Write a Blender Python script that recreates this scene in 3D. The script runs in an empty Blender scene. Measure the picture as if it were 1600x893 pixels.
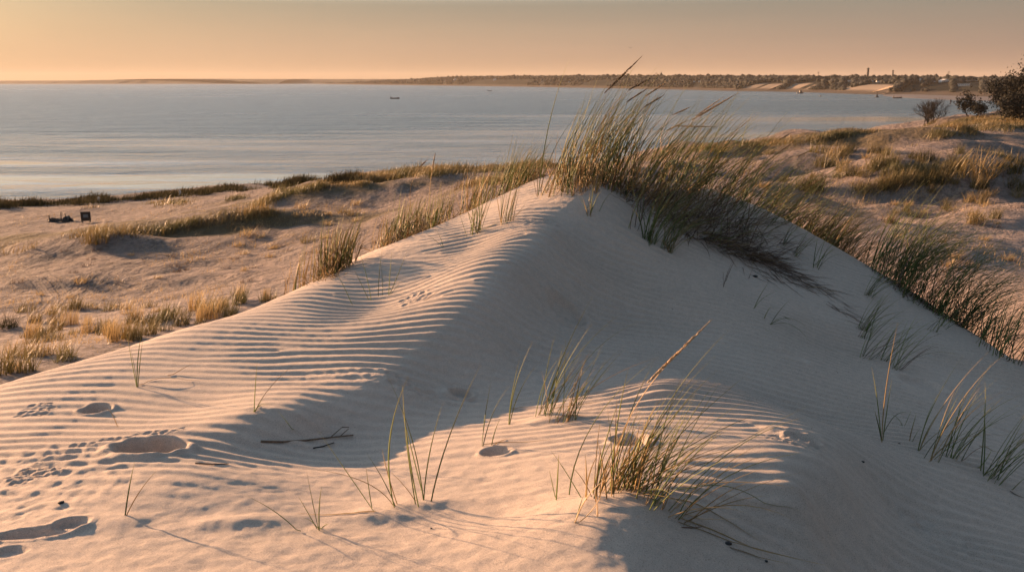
STEP = .0098
WAVE = .75
SUN_E, SUN_C = 5.0, (1, .57, .30)
EXPO = 1.54
HAZE_D, HAZE_C = .00009, (.95, .85, .75)
DENOISE = True
# sky colours by the sine of the elevation, towards the sun and away from it (before strength .12)
SKY_SUNWARD = [(0, (2.45, 1.5, .88)), (.035, (2.05, 1.38, .92)), (.080, (1.18, .98, .76)), (.108, (4.2, 3.6, 3.0)), (.15, (3.4, 3.6, 3.7)), (.26, (3.3, 4.1, 4.9)), (.5, (1.7, 2.2, 2.7)), (1, (.48, .70, .98))]
SKY_AWAY = [(0, (1.45, .90, .64)), (.035, (1.18, .84, .67)), (.083, (.80, .73, .64)), (.125, (1.1, 1.2, 1.2)), (.24, (.55, .70, .88)), (.5, (.38, .52, .70)), (1, (.48, .70, .98))]
TURF = [(160,358,14,1.2,.9),(40,372,9,1.5,.9),(350,335,10,1.0,.7),(470,300,7,1.0,.9),(640,268,10,1.6,.9),(760,262,9,2.5,.9),(860,255,8,3,.9),(30,318,14,2,.8),(200,309,16,1.6,.8),(330,296,16,1.6,.8),(440,287,12,1.6,.8),
 (1200,222,16,4,.85),(1320,210,14,5,.85),(1480,197,10,4,.8),(1570,195,16,8,.9),(1120,232,14,4,.85)]
import bpy, math, random
import numpy as np
from math import radians as R, sin, cos, tan, pi
rng = np.random.default_rng(7)
random.seed(7)
C = bpy.context.scene.collection
SEA = -8.5

# ------------------------------------------------------------------ view geometry (camera at the origin, looking along +y)
FPX, TH = 1386.0, math.atan((446.5-126)/1386.0)
def ray(px, py):
    px = np.asarray(px, float); py = np.asarray(py, float)
    cx = (px-800)/FPX; cy = (446.5-py)/FPX
    d = cos(TH)+cy*sin(TH)
    return cx/d, (-sin(TH)+cy*cos(TH))/d          # x/y and z/y
def pt(px, py, Y):
    a, b = ray(px, py)
    return float(a)*Y, Y, float(b)*Y

# ------------------------------------------------------------------ helpers: noise, thin plate spline
def _hash(ix, iy, seed):
    n = (ix*374761393 + iy*668265263 + seed*974711) & 0x7fffffff
    n = ((n ^ (n >> 13))*1274126177) & 0x7fffffff
    return ((n ^ (n >> 16)) & 0xffff)/65535.0
def noise(x, y, seed=0):
    ix = np.floor(x).astype(np.int64); iy = np.floor(y).astype(np.int64)
    fx = x-ix; fy = y-iy
    u = fx*fx*fx*(fx*(fx*6-15)+10); v = fy*fy*fy*(fy*(fy*6-15)+10)
    def g(dx, dy):
        a = _hash(ix+dx, iy+dy, seed)*2*pi
        return np.cos(a)*(fx-dx)+np.sin(a)*(fy-dy)
    return 1.5*((g(0,0)*(1-u)+g(1,0)*u)*(1-v)+(g(0,1)*(1-u)+g(1,1)*u)*v)
def fbm(x, y, seed=0, n=4, gain=.5):
    s = 0; a = 1
    for k in range(n):
        s = s+a*noise(x*2**k, y*2**k, seed+k*17); a *= gain
    return s
def sstep(a, b, x):
    t = np.clip((x-a)/(b-a), 0, 1); return t*t*(3-2*t)
class TPS:
    def __init__(s, P, lam=0.0):
        P = np.array(P, float); s.P = P[:, :2]; n = len(P)
        K = s.k(s.P)+lam*np.eye(n)
        A = np.zeros((n+3, n+3)); A[:n, :n] = K
        A[:n, n] = A[n, :n] = 1; A[:n, n+1:] = s.P; A[n+1:, :n] = s.P.T
        s.w = np.linalg.solve(A, np.concatenate([P[:, 2], [0, 0, 0]]))
    def k(s, Q):
        d = ((Q[:, None, :]-s.P[None])**2).sum(-1)
        return .5*d*np.log(d+1e-9)
    def __call__(s, x, y):
        sh = x.shape; Q = np.stack([x.ravel(), y.ravel()], 1); out = np.empty(len(Q))
        for i in range(0, len(Q), 40000):
            q = Q[i:i+40000]
            out[i:i+40000] = s.k(q)@s.w[:-3]+s.w[-3]+q@s.w[-2:]
        return out.reshape(sh)

# ------------------------------------------------------------------ the dune: (px, py, distance) and (x, y, z)
dune_px = [
 (0,893,2.3),(0,800,2.75),(0,700,3.5),(0,640,4.08),(0,603,4.6),
 (300,893,2.25),(300,800,2.7),(300,740,3.0),(300,690,3.45),(300,640,3.96),(300,600,4.32),(300,555,4.8),(300,512,5.3),
 (150,560,4.9),(480,450,6.2),(480,520,5.1),(480,590,4.4),(600,480,5.75),(600,440,6.3),(600,393,7.0),(740,390,6.7),(740,335,7.8),
 (860,300,7.9),(860,275,8.5),(930,290,7.95),
 # crest between sun and shade
 (938,304,7.66),(868,368,6.72),(806,425,5.95),(755,475,5.44),(675,538,4.9),(598,598,4.35),(470,652,3.80),(365,675,3.57),(230,700,3.34),
 # lee face and trough
 (920,470,6.2),(905,400,6.85),(860,500,5.75),(765,545,4.98),(700,605,4.55),(810,565,5.02),(800,630,4.36),(650,650,4.08),(500,680,3.76),(400,700,3.5),(700,690,3.66),
 (860,600,4.70),(930,540,5.45),(1000,540,5.6),(1000,470,6.4),(1000,400,7.1),(1000,340,7.75),(950,590,4.8),
 # foreground rise
 (500,740,3.24),(640,740,3.27),(600,800,2.82),(640,893,2.3),(450,893,2.25),(800,740,3.15),(800,800,2.75),(800,893,2.25),(660,790,2.88),
 (950,780,2.74),(950,820,2.48),(950,893,2.22),(870,660,3.86),(1000,690,3.38),(1000,650,3.84),(1050,602,4.36),(1100,640,3.98),(1100,700,3.3),(1160,612,4.6),
 (1200,680,3.6),(1200,740,3.07),(1310,740,3.26),(1250,765,2.98),(1100,740,3.02),(1310,700,3.65),(1340,785,3.25),(1390,740,3.75),(1100,782,2.8),(1080,893,2.35),
 (1200,893,2.5),(1200,820,2.82),(1300,850,2.95),(1400,800,3.55),(1600,893,3.25),(1600,800,3.85),(1480,860,3.3),
 # right face
 (1200,500,6.4),(1200,580,5.4),(1200,640,4.7),(1200,400,7.9),(1300,450,7.5),(1300,550,6.2),(1300,640,5.0),(1400,500,7.25),(1400,600,5.7),(1400,700,4.35),
 (1500,600,6.0),(1500,700,4.55),(1600,700,4.95),(1600,620,5.9),(1100,300,8.7),(1200,335,9.4),(1330,402,8.8),(1420,455,8.0),(1500,512,7.3),(1600,578,6.45),(1010,292,8.5),
]
dune_xyz = [(-3.6,5.6,-2.35),(-5,7,-3.7),(-2.7,6.5,-2.35),(-3.6,8,-3.5),(-2.3,7.7,-2.2),(-3.1,9.6,-3.7),(-1.0,9.3,-1.95),(-1.6,11,-3.3),(.3,10.2,-1.65),(0,12,-3.0),
 (1.4,10.6,-1.8),(1.6,12.5,-2.9),(3.2,10.9,-2.2),(3.8,12.5,-3.1),(4.4,9.9,-2.6),(5.0,8.4,-2.85),(5.0,7.4,-2.95),(4.6,4.5,-2.8),(4.2,2,-2.6),(6.5,6,-3.6),(6.5,10,-3.8),
 (-3.4,3.2,-1.75),(-4.5,4.5,-2.6),(-4.2,1,-2.0),(-6,2,-3.2),(-7,5,-4.4),(0,0.3,-1.32),(-2,0,-1.5),(2,0.5,-1.8),(4,-1,-2.6),(0,-3,-1.6),(-4,-3,-2.6),(4,-4,-3.2),(0,-7,-3.0),(7,0,-4.0),(-8,-1,-4.5),
 (8,8,-4.6),(-6,11,-5.2),(0,15,-4.6),(6,14,-4.6)]
dune = TPS([pt(*p) for p in dune_px]+dune_xyz, .0015)
# ------------------------------------------------------------------ hollows, far dunes and beach
land_px = [
 (50,590,11.5),(200,520,15),(0,540,16),(100,480,20),(300,450,22),(400,460,19),(0,430,26),(200,405,28),(330,400,29),(450,400,27),(550,400,24),
 (60,395,31),(150,366,33),(250,374,33),(330,338,36),(300,360,34),(420,318,41),(500,292,43),(560,300,42),(480,330,36),(420,360,32),(560,350,31),(600,300,42),(640,272,43),(600,330,34),(700,266,44),(780,262,46),(850,252,48),
 (0,392,35),(0,360,41),(95,345,46),(200,330,49),(100,325,52),(300,312,53),(0,322,53),(400,300,56),(200,314,58),(0,311,60),(300,298,64),(400,288,68),
 (700,300,34),(780,300,30),
 (1100,222,70),(1250,217,78),(1200,240,58),(1100,250,50),(1200,270,38),(1300,262,42),(1250,300,28),(1300,300,27),(1390,201,100),(1340,230,62),(1420,205,95),(1440,190,105),(1500,186,96),(1560,180,92),(1600,176,92),(1500,205,80),(1400,240,52),
 (1600,210,70),(1560,232,42),(1500,238,38),(1450,262,35),(1400,288,30),(1360,310,26),(1500,290,27),(1600,260,38),(1600,310,25),(1580,280,32),(1420,340,20),(1300,340,19),(1500,360,17.5),(1600,350,18),(1450,400,14.5),(1540,440,13),(1600,500,11),(1350,370,16),(1600,420,14),
]
land_xyz = [(-60,60,-8.6),(-34,64,-8.45),(-60,40,-7.4),(-30,15,-5.2),(-25,0,-5.0),(0,-20,-5),(30,-10,-5),(-14,73,-8.6),(-5,78,-8.7),(-17,69,-8.3),(-40,72,-9.5),(0,92,-9.2),(6,84,-8.6),(5,62,-6.6),(-60,78,-10.5),
 (18,100,-9.4),(14,92,-8.5),(35,118,-9.2),(48,135,-8.7),(62,150,-8.4),(52,150,-9.5),(80,170,-8.4),(100,150,-6.5),(120,100,-3),(75,80,-3.5),(40,40,-3),(30,20,-3.2),(22,10,-3.4),(100,40,-2.5),(14,3,-4.5),(0,8,-5.2),(4,12,-4.8),
 (0,150,-14),(-100,100,-14),(100,220,-10),(60,200,-12),(180,200,-6),(180,60,-3)]
land = TPS([pt(*p) for p in land_px]+land_xyz, .05)

MOUNDS = []                                        # low dunelets in the hollows: centre, height, half widths
for px_, py_, Y_, h_, rx_, ry_ in [(170,380,31,.38,3.0,1.2),(40,395,32,.2,2.5,1.0),(320,360,34,.35,3.2,1.2),(480,305,40,.5,4,2),(620,290,40,.6,3,2),(430,340,34,.35,3,1),(90,440,24,.25,2.2,1),(260,430,24,.22,2.5,.9),(1520,285,29,.8,3,2),(1380,290,30,.5,2.5,1.5),(1260,275,38,.7,3,2),(1580,330,20,.35,1.6,1.2),(1460,310,24,.35,2,1.2),(1480,215,62,1.0,6,3),(1330,225,66,.8,5,3)]:
    q_ = pt(px_, py_, Y_); MOUNDS.append((q_[0], q_[1], h_, rx_, ry_))
CREST = [pt(*p_) for p_ in [(945,296,8.0),(938,304,7.66),(868,368,6.72),(806,425,5.95),(755,475,5.44),(675,538,4.9),(598,598,4.35),(470,652,3.80),(365,675,3.57)]]
CREST_H = [0, .045, .06, .06, .055, .045, .03, .015, 0]
def crest(x, y):
    """the sharp brink between windward and lee side"""
    best = np.full(x.shape, 9.0); hh = np.zeros(x.shape)
    for (a, b, ha, hb) in zip(CREST, CREST[1:], CREST_H, CREST_H[1:]):
        dx, dy = b[0]-a[0], b[1]-a[1]; t = np.clip(((x-a[0])*dx+(y-a[1])*dy)/(dx*dx+dy*dy), 0, 1)
        d = np.hypot(x-a[0]-t*dx, y-a[1]-t*dy); m = d < best
        best = np.where(m, d, best); hh = np.where(m, ha+(hb-ha)*t, hh)
    return hh*np.exp(-np.sqrt(best**2+.0016)/.34)
def base(x, y, fine=True):
    r = np.hypot(x/10, (y-5)/11); q = r < 1.5; d = np.full(x.shape, -30.0)
    d[q] = dune(x[q], y[q])+crest(x[q], y[q])
    d = d-6*sstep(.9, 1.5, r)                      # the dune ends; only the hollows go on
    l = land(x, y)
    sc = sstep(9, 22, np.hypot(x, y-4))*sstep(SEA-.6, SEA+.8, l)
    for cx_, cy_, hh_, rx_, ry_ in MOUNDS: l = l+hh_*np.exp(-((x-cx_)/rx_)**2-((y-cy_)/ry_)**2)
    l = l+sc*((.15+.50*sstep(-2, 10, x))*fbm(x/7.5, y/7.5, 3, 3)+.08*fbm(x/1.6, y/1.6, 9, 3))
    k = .12
    h = np.clip(.5+.5*(d-l)/k/2, 0, 1)
    z = l*(1-h)+d*h+k*2*h*(1-h)*.5
    return z, h

# nonuniform grid
def axis(lo, hi, step, grow, far_lo, far_hi, cap=3.0):
    a = list(np.arange(lo, hi, step)); s = step; v = a[-1]
    while v < far_hi: s = min(s*grow, cap); v += s; a.append(v)
    b = []; s = step; v = lo
    while v > far_lo: s = min(s*grow, cap); v -= s; b.append(v)
    return np.array(b[::-1]+a)
XS = axis(-3.1, 4.0, STEP, 1.022, -110, 190)
YS = axis(2.1, 8.6, STEP, 1.022, -14, 215)
GX, GY = np.meshgrid(XS, YS)
Z0, HM = base(GX, GY)
def interp(Z, x, y):
    x = np.asarray(x, float); y = np.asarray(y, float)
    i = np.clip(np.searchsorted(XS, x)-1, 0, len(XS)-2); j = np.clip(np.searchsorted(YS, y)-1, 0, len(YS)-2)
    u = np.clip((x-XS[i])/(XS[i+1]-XS[i]), 0, 1); v = np.clip((y-YS[j])/(YS[j+1]-YS[j]), 0, 1)
    return (Z[j, i]*(1-u)+Z[j, i+1]*u)*(1-v)+(Z[j+1, i]*(1-u)+Z[j+1, i+1]*u)*v
TS = np.exp(np.linspace(math.log(1.8), math.log(210), 2600))
def cast(Z, px, py):
    px = np.atleast_1d(np.asarray(px, float)); py = np.atleast_1d(np.asarray(py, float)); out = []
    for i in range(0, len(px), 500):
        a, b = ray(px[i:i+500], py[i:i+500])
        X = a[:, None]*TS; zz = b[:, None]*TS
        hit = interp(Z, X, np.broadcast_to(TS, X.shape)) >= zz
        k = np.where(hit.any(1), hit.argmax(1), -1)
        Y = np.where(k >= 0, TS[k], np.nan)
        out.append(np.stack([a*Y, Y, b*Y], 1))
    return np.concatenate(out)
def P(px, py): return cast(Z0, px, py)[0]

# ------------------------------------------------------------------ wind ripples, prints and hollows in the sand
def ripples(x, y):
    lam = .088-.007*np.tanh((x-.3)/1.2)
    wx = x+.25*fbm(x/1.3, y/1.3, 21, 3); 
    ph = 2*pi*((y+.10*x*sstep(-.5, -2.5, x)+.12*x*sstep(.5, 2.5, x))+.055*fbm(x/1.1, y/.9, 31, 3)*.6-5)/lam
    r2 = np.random.default_rng(11)
    for k in range(48):                                     # forks where crests split or end
        X = r2.uniform(-3.4, 4.2); Y = r2.uniform(2.2, 8.5); s = r2.choice([-1, 1])
        ph = ph+s*(np.arctan2(y-Y, x-X)-np.arctan2(y-Y-r2.uniform(.2, .7), x-X-r2.uniform(-.7, .7)))
    p = 1-((ph/(2*pi)) % 1.0)
    prof = np.where(p < .66, .5-.5*np.cos(pi*p/.66), .5+.5*np.cos(pi*(p-.66)/.34))   # gentle windward side, steep lee side
    return prof-.5
def blob(x, y, c, rx, ry, rot=0):
    dx = x-c[0]; dy = y-c[1]; ca, sa = cos(rot), sin(rot)
    return np.hypot((dx*ca+dy*sa)/rx, (-dx*sa+dy*ca)/ry)
def poly_mask(px_list, soft):
    """soft mask from blobs given as (px,py,rx,ry) in metres"""
    m = 0
    for px, py, rx, ry in px_list:
        c = P(px, py); m = np.maximum(m, 1-sstep(1-soft, 1+soft, blob(GX, GY, c, rx, ry)))
    return m
near = (np.abs(GX) < 5.5) & (GY > 1.5) & (GY < 12)
sl = (slice(np.searchsorted(YS, 1.4), np.searchsorted(YS, 12.5)), slice(np.searchsorted(XS, -5), np.searchsorted(XS, 5.6)))
x, y = GX[sl], GY[sl]
amp = (.0118+.0014*sstep(0, 1, x))*(.85+.5*fbm(x/1.2, y/1.2, 41, 2))
def soft(px, py, rx, ry, s=.45, rot=0):
    return 1-sstep(1-s, 1+s, blob(x, y, P(px, py), rx, ry, rot)+.25*fbm(x/.25, y/.25, 51, 2))
calm = np.zeros_like(x)
for a in [(520,820,.85,.5,.5),(640,760,.8,.28,.5),(800,790,.6,.45,.5),(620,880,1.2,.35,.4),(950,860,.5,.3,.5),(300,860,.7,.35,.5),(60,850,.5,.4,.5),(880,740,.4,.3,.5)]:
    calm = np.maximum(calm, .92*soft(*a))
for a in [(640,640,.55,.35,.5),(800,590,.6,.4,.5),(520,670,.5,.25,.5),(940,660,.35,.3,.5),(760,690,.5,.3,.5),(830,650,.4,.3,.5)]:
    calm = np.maximum(calm, .45*soft(*a))
for a in [(900,292,.40,.7,.5),(770,325,.35,.5,.5),(610,388,.35,.45,.5),(490,440,.3,.4,.5)]:
    calm = np.maximum(calm, .8*soft(*a))
for a in [(1150,330,.9,1.0,.4),(1280,440,.6,.8,.5),(1420,480,.9,.9,.5),(1500,620,.5,.6,.5),(1560,690,.5,.5,.5)]:
    calm = np.maximum(calm, .75*soft(*a))
calm = np.maximum(calm, .9*sstep(9.2, 10.5, y)); calm = np.maximum(calm, 1-sstep(.5, 1, HM[sl]))
amp = amp*(1-calm)*(1+.8*sstep(-.1, .8, x)*sstep(3.7, 4.6, y))
for a in [(1180,690,.55,.45,.4)]: amp = amp*(1-.55*soft(*a))
dz = amp*ripples(x, y)
# soft undulation and small lumps where the sand has been stirred
dz = dz+.0045*fbm(x/.5, y/.3, 61, 3)*(.4+calm)
dz = dz+.0022*fbm(x/.07, y/.06, 65, 3)*(.35+calm)
stir = np.zeros_like(x)
for a in [(860,575,.4,.25,.4),(640,600,.5,.16,.4),(740,570,.4,.12,.4),(60,770,.35,.25,.4),(60,720,.3,.2,.4),(1460,840,.3,.2,.4),(200,720,.25,.1,.4),(690,615,.12,.12,.4),(1250,680,.15,.14,.4),(1400,885,.25,.08,.4)]:
    stir = np.maximum(stir, soft(*a))
dz = dz+.0045*stir*fbm(x/.06, y/.05, 71, 3)
def crater(px, py, rx, ry, dep, rim, rot=0.0, w=.08):
    global dz
    c = P(px, py); q = blob(x, y, c, rx, ry, rot)+w*fbm(x/.07, y/.07, int(px), 2)
    dz = dz*(1-.9*(1-sstep(.8, 1.2, q)))
    dz = dz-dep*(1-sstep(.62, 1.0, q))+rim*np.exp(-((q-1.08)/.16)**2)
crater(232,700,.155,.115,.080,.018)
crater(150,640,.075,.07,.034,.009)
crater(75,712,.028,.02,.012,.003)
crater(96,733,.022,.02,.012,.003)
crater(112,820,.06,.05,.018,.006)
crater(50,835,.13,.04,.018,.006,.12)
crater(15,862,.06,.04,.012,.003)
crater(885,487,.15,.12,.05,.010,-.45)
crater(985,688,.085,.10,.050,.008)
crater(775,706,.07,.055,.026,.007)
crater(720,617,.07,.07,.028,.012)
crater(1235,556,.13,.07,.014,.004,-.5)
crater(1440,600,.16,.16,.03,.008,-.5)
crater(1255,685,.08,.06,.018,.010)
def bump(px, py, rx, ry, h, rot=0.0):
    global dz
    q = blob(x, y, P(px, py), rx, ry, rot); dz = dz+h*np.exp(-q*q*1.2)
bump(640,795,.20,.10,.022,.3); bump(590,812,.14,.07,.02); bump(960,790,.22,.14,.03); bump(1080,795,.16,.12,.015,-.3)
bump(870,655,.14,.08,.035); bump(1030,612,.16,.14,.03); bump(700,615,.06,.05,.014); bump(640,618,.06,.03,.012); bump(1210,672,.05,.04,.02)
bump(380,815,.16,.06,.018,.3); bump(190,815,.10,.06,.012); bump(780,695,.10,.05,.012); bump(1500,745,.25,.10,.03,-.6); bump(400,645,.14,.10,.012)
def tread(px, py, nx, ny, dx, dy, rad, dep, rot, seed):
    """a shoe sole print: rows of small oval dents"""
    global dz
    c = P(px, py); rr = random.Random(seed); ca, sa = cos(rot), sin(rot)
    for i in range(nx):
        for j in range(ny):
            u = (i-(nx-1)/2)*dx+(j % 2)*dx*.45+rr.uniform(-.1, .1)*dx; v = (j-(ny-1)/2)*dy+rr.uniform(-.15, .15)*dy
            if (u/(nx*dx*.55))**2+(v/(ny*dy*.55))**2 > 1: continue
            q = blob(x, y, (c[0]+u*ca-v*sa, c[1]+u*sa+v*ca), rad*1.35, rad*.8, rot+.2)
            dz = dz-dep*np.exp(-q**4)+dep*.25*np.exp(-((q-1.5)/.35)**2)
tread(50,742,6,5,.030,.032,.011,.010,.25,1)
tread(57,640,4,4,.042,.05,.013,.011,.1,2)
tread(150,690,5,2,.04,.04,.013,.008,.2,8)
tread(240,676,7,2,.045,.035,.012,.008,.35,3)
tread(645,468,5,4,.045,.06,.016,.012,.1,4)
tread(850,350,6,4,.055,.08,.02,.013,.1,5)
tread(1240,690,6,4,.04,.05,.014,.012,-.4,6)
tread(640,603,6,3,.05,.05,.016,.010,-.2,7)
tread(1460,835,9,4,.05,.045,.014,.007,-.5,9)
tread(880,492,5,3,.05,.05,.016,.008,-.5,10)
Z = Z0.copy(); Z[sl] += dz
def zc(px, py): return cast(Z, px, py)
# ------------------------------------------------------------------ materials
def mat(name):
    m = bpy.data.materials.new(name); m.use_nodes = True
    nt = m.node_tree; nt.nodes.clear()
    out = nt.nodes.new('ShaderNodeOutputMaterial'); b = nt.nodes.new('ShaderNodeBsdfPrincipled')
    nt.links.new(b.outputs[0], out.inputs[0]); return m, nt, b
def N(nt, t, **kw):
    n = nt.nodes.new(t)
    for k, v in kw.items():
        if k.startswith('i_'):
            k = k[2:]; k = int(k) if k.isdigit() else k
            n.inputs[k].default_value = v
        else: setattr(n, k, v)
    return n
def noise_n(nt, scale, detail=3, rough=.55, vec=None):
    n = N(nt, 'ShaderNodeTexNoise'); n.inputs['Scale'].default_value = scale; n.inputs['Detail'].default_value = detail; n.inputs['Roughness'].default_value = rough
    if vec: nt.links.new(vec, n.inputs['Vector'])
    return n
def ramp(nt, src, stops):
    r = N(nt, 'ShaderNodeValToRGB'); e = r.color_ramp.elements
    while len(e) < len(stops): e.new(.5)
    for k, (p, c) in enumerate(stops):
        e[k].position = p; e[k].color = (*c, 1) if len(c) == 3 else c
    nt.links.new(src, r.inputs[0]); return r
def mixc(nt, fac, a, b, mode='MIX'):
    m = N(nt, 'ShaderNodeMix', data_type='RGBA', blend_type=mode)
    for s, v in ((0, fac), (6, a), (7, b)):
        if hasattr(v, 'links') or hasattr(v, 'is_output'): nt.links.new(v, m.inputs[s])
        else: m.inputs[s].default_value = (*v, 1) if isinstance(v, tuple) and len(v) == 3 else v
    return m.outputs[2]
def math_n(nt, op, a, b=0.0, c=0.0):
    m = N(nt, 'ShaderNodeMath', operation=op)
    for i, v in enumerate((a, b, c)):
        if hasattr(v, 'is_output'): nt.links.new(v, m.inputs[i])
        else: m.inputs[i].default_value = v
    return m.outputs[0]

def sand_material():
    m, nt, b = mat('sand')
    geo = N(nt, 'ShaderNodeNewGeometry'); pos = geo.outputs['Position']
    at = N(nt, 'ShaderNodeAttribute', attribute_name='far')      # 1 on the flats and beach, 0 on the dune
    big = noise_n(nt, .9, 3, .55, pos); grain = noise_n(nt, 230, 3, .8, pos); mid = noise_n(nt, 30, 4, .65, pos)
    c1 = ramp(nt, big.outputs[0], [(.3, (.50, .425, .365)), (.7, (.57, .475, .405))])
    c2 = ramp(nt, grain.outputs[0], [(.32, (.55, .53, .52)), (.46, (.98, .98, .98)), (.58, (1.02, 1.02, 1.02)), (.70, (1.4, 1.38, 1.35))])
    col = mixc(nt, 1.0, c1.outputs[0], c2.outputs[0], 'MULTIPLY')
    c3 = ramp(nt, mid.outputs[0], [(.3, (.9, .9, .9)), (.7, (1.07, 1.06, 1.05))])
    col = mixc(nt, 1.0, col, c3.outputs[0], 'MULTIPLY')
    # dry litter and dark minerals on the hollow flats
    f1 = noise_n(nt, .35, 4, .6, pos); f2 = noise_n(nt, 5.5, 5, .7, pos)
    lit = ramp(nt, f2.outputs[0], [(.42, (0, 0, 0)), (.60, (1, 1, 1))])
    lf = ramp(nt, f1.outputs[0], [(.38, (.25, .25, .25)), (.62, (.9, .9, .9))])
    fac = math_n(nt, 'MULTIPLY', math_n(nt, 'MULTIPLY', lit.outputs[0], lf.outputs[0]), math_n(nt, 'MULTIPLY', at.outputs['Fac'], 1.0))
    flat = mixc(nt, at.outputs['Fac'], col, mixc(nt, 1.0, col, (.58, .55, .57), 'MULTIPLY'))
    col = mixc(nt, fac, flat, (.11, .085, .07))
    # turf-like ground cover on the crests near the water
    gr = N(nt, 'ShaderNodeAttribute', attribute_name='turf')
    col = mixc(nt, gr.outputs['Fac'], col, mixc(nt, f2.outputs[0], (.07, .06, .03), (.17, .12, .055)))
    # sparse specks of plant litter
    vs = N(nt, 'ShaderNodeTexVoronoi'); vs.inputs['Scale'].default_value = 11; nt.links.new(pos, vs.inputs['Vector'])
    sc_ = N(nt, 'ShaderNodeSeparateColor'); nt.links.new(vs.outputs['Color'], sc_.inputs[0])
    spk = math_n(nt, 'MULTIPLY', math_n(nt, 'LESS_THAN', vs.outputs['Distance'], math_n(nt, 'MULTIPLY', sc_.outputs[1], .055)), math_n(nt, 'LESS_THAN', sc_.outputs[0], .16))
    col = mixc(nt, math_n(nt, 'MULTIPLY', spk, .85), col, (.06, .045, .035))
    zz = N(nt, 'ShaderNodeSeparateXYZ'); nt.links.new(pos, zz.inputs[0])
    pk = ramp(nt, math_n(nt, 'MULTIPLY_ADD', zz.outputs[2], -1.0, -7.0), [(.2, (0, 0, 0)), (.6, (1, 1, 1))])
    col = mixc(nt, math_n(nt, 'MULTIPLY', pk.outputs[0], .75), col, (.20, .178, .178))
    # wet sand at the waterline
    sx = N(nt, 'ShaderNodeSeparateXYZ'); nt.links.new(pos, sx.inputs[0])
    wet = ramp(nt, math_n(nt, 'MULTIPLY_ADD', sx.outputs[2], 1.0, 8.6), [(.0, (1, 1, 1)), (.35, (0, 0, 0))])
    col = mixc(nt, math_n(nt, 'MULTIPLY', wet.outputs[0], .55), col, (.14, .11, .09))
    nt.links.new(col, b.inputs['Base Color'])
    b.inputs['Roughness'].default_value = .9
    b.inputs['Specular IOR Level'].default_value = .25
    # grain relief near, trampled relief on the flats
    g2 = noise_n(nt, 110, 5, .85, pos)
    b1 = N(nt, 'ShaderNodeBump'); b1.inputs['Distance'].default_value = .006; b1.inputs['Strength'].default_value = .75; nt.links.new(g2.outputs[0], b1.inputs['Height'])
    t1 = noise_n(nt, 2.6, 5, .72, pos)
    v1 = N(nt, 'ShaderNodeTexVoronoi'); v1.inputs['Scale'].default_value = 1.7; nt.links.new(pos, v1.inputs['Vector'])
    hh = math_n(nt, 'ADD', t1.outputs[0], math_n(nt, 'MULTIPLY', v1.outputs['Distance'], .5))
    # tyre tracks curving over the left flat
    sp = N(nt, 'ShaderNodeSeparateXYZ'); nt.links.new(pos, sp.inputs[0]); trk = None
    for cx_, cy_, R_ in [(-22, 16, 12.15), (-22, 16, 11.75), (10, 27, 21.6), (10, 27, 22.0)]:
        dd = N(nt, 'ShaderNodeVectorMath', operation='DISTANCE'); cb = N(nt, 'ShaderNodeCombineXYZ')
        nt.links.new(sp.outputs[0], cb.inputs[0]); nt.links.new(sp.outputs[1], cb.inputs[1]); nt.links.new(cb.outputs[0], dd.inputs[0]); dd.inputs[1].default_value = (cx_, cy_, 0)
        q = math_n(nt, 'ABSOLUTE', math_n(nt, 'SUBTRACT', dd.outputs['Value'], R_))
        r_ = ramp(nt, math_n(nt, 'MULTIPLY', q, 2.5), [(0, (0, 0, 0)), (.20, (.15, .15, .15)), (.32, (1, 1, 1)), (.6, (.6, .6, .6))])
        v_ = math_n(nt, 'SUBTRACT', r_.outputs[0], .6); trk = v_ if trk is None else math_n(nt, 'ADD', trk, v_)
    win = ramp(nt, math_n(nt, 'MULTIPLY', sp.outputs[1], .03), [(.53, (0, 0, 0)), (.58, (1, 1, 1)), (.76, (1, 1, 1)), (.84, (0, 0, 0))])
    wnx = math_n(nt, 'MULTIPLY', math_n(nt, 'LESS_THAN', sp.outputs[0], -6.0), win.outputs[0])
    hh = math_n(nt, 'ADD', hh, math_n(nt, 'MULTIPLY', math_n(nt, 'MULTIPLY', trk, wnx), .2))
    b2 = N(nt, 'ShaderNodeBump'); b2.inputs['Distance'].default_value = .55
    rg = N(nt, 'ShaderNodeAttribute', attribute_name='rough'); nt.links.new(math_n(nt, 'MULTIPLY', rg.outputs['Fac'], .9), b2.inputs['Strength']); nt.links.new(hh, b2.inputs['Height']); nt.links.new(b1.outputs[0], b2.inputs['Normal'])
    nt.links.new(b2.outputs[0], b.inputs['Normal'])
    return m
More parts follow.
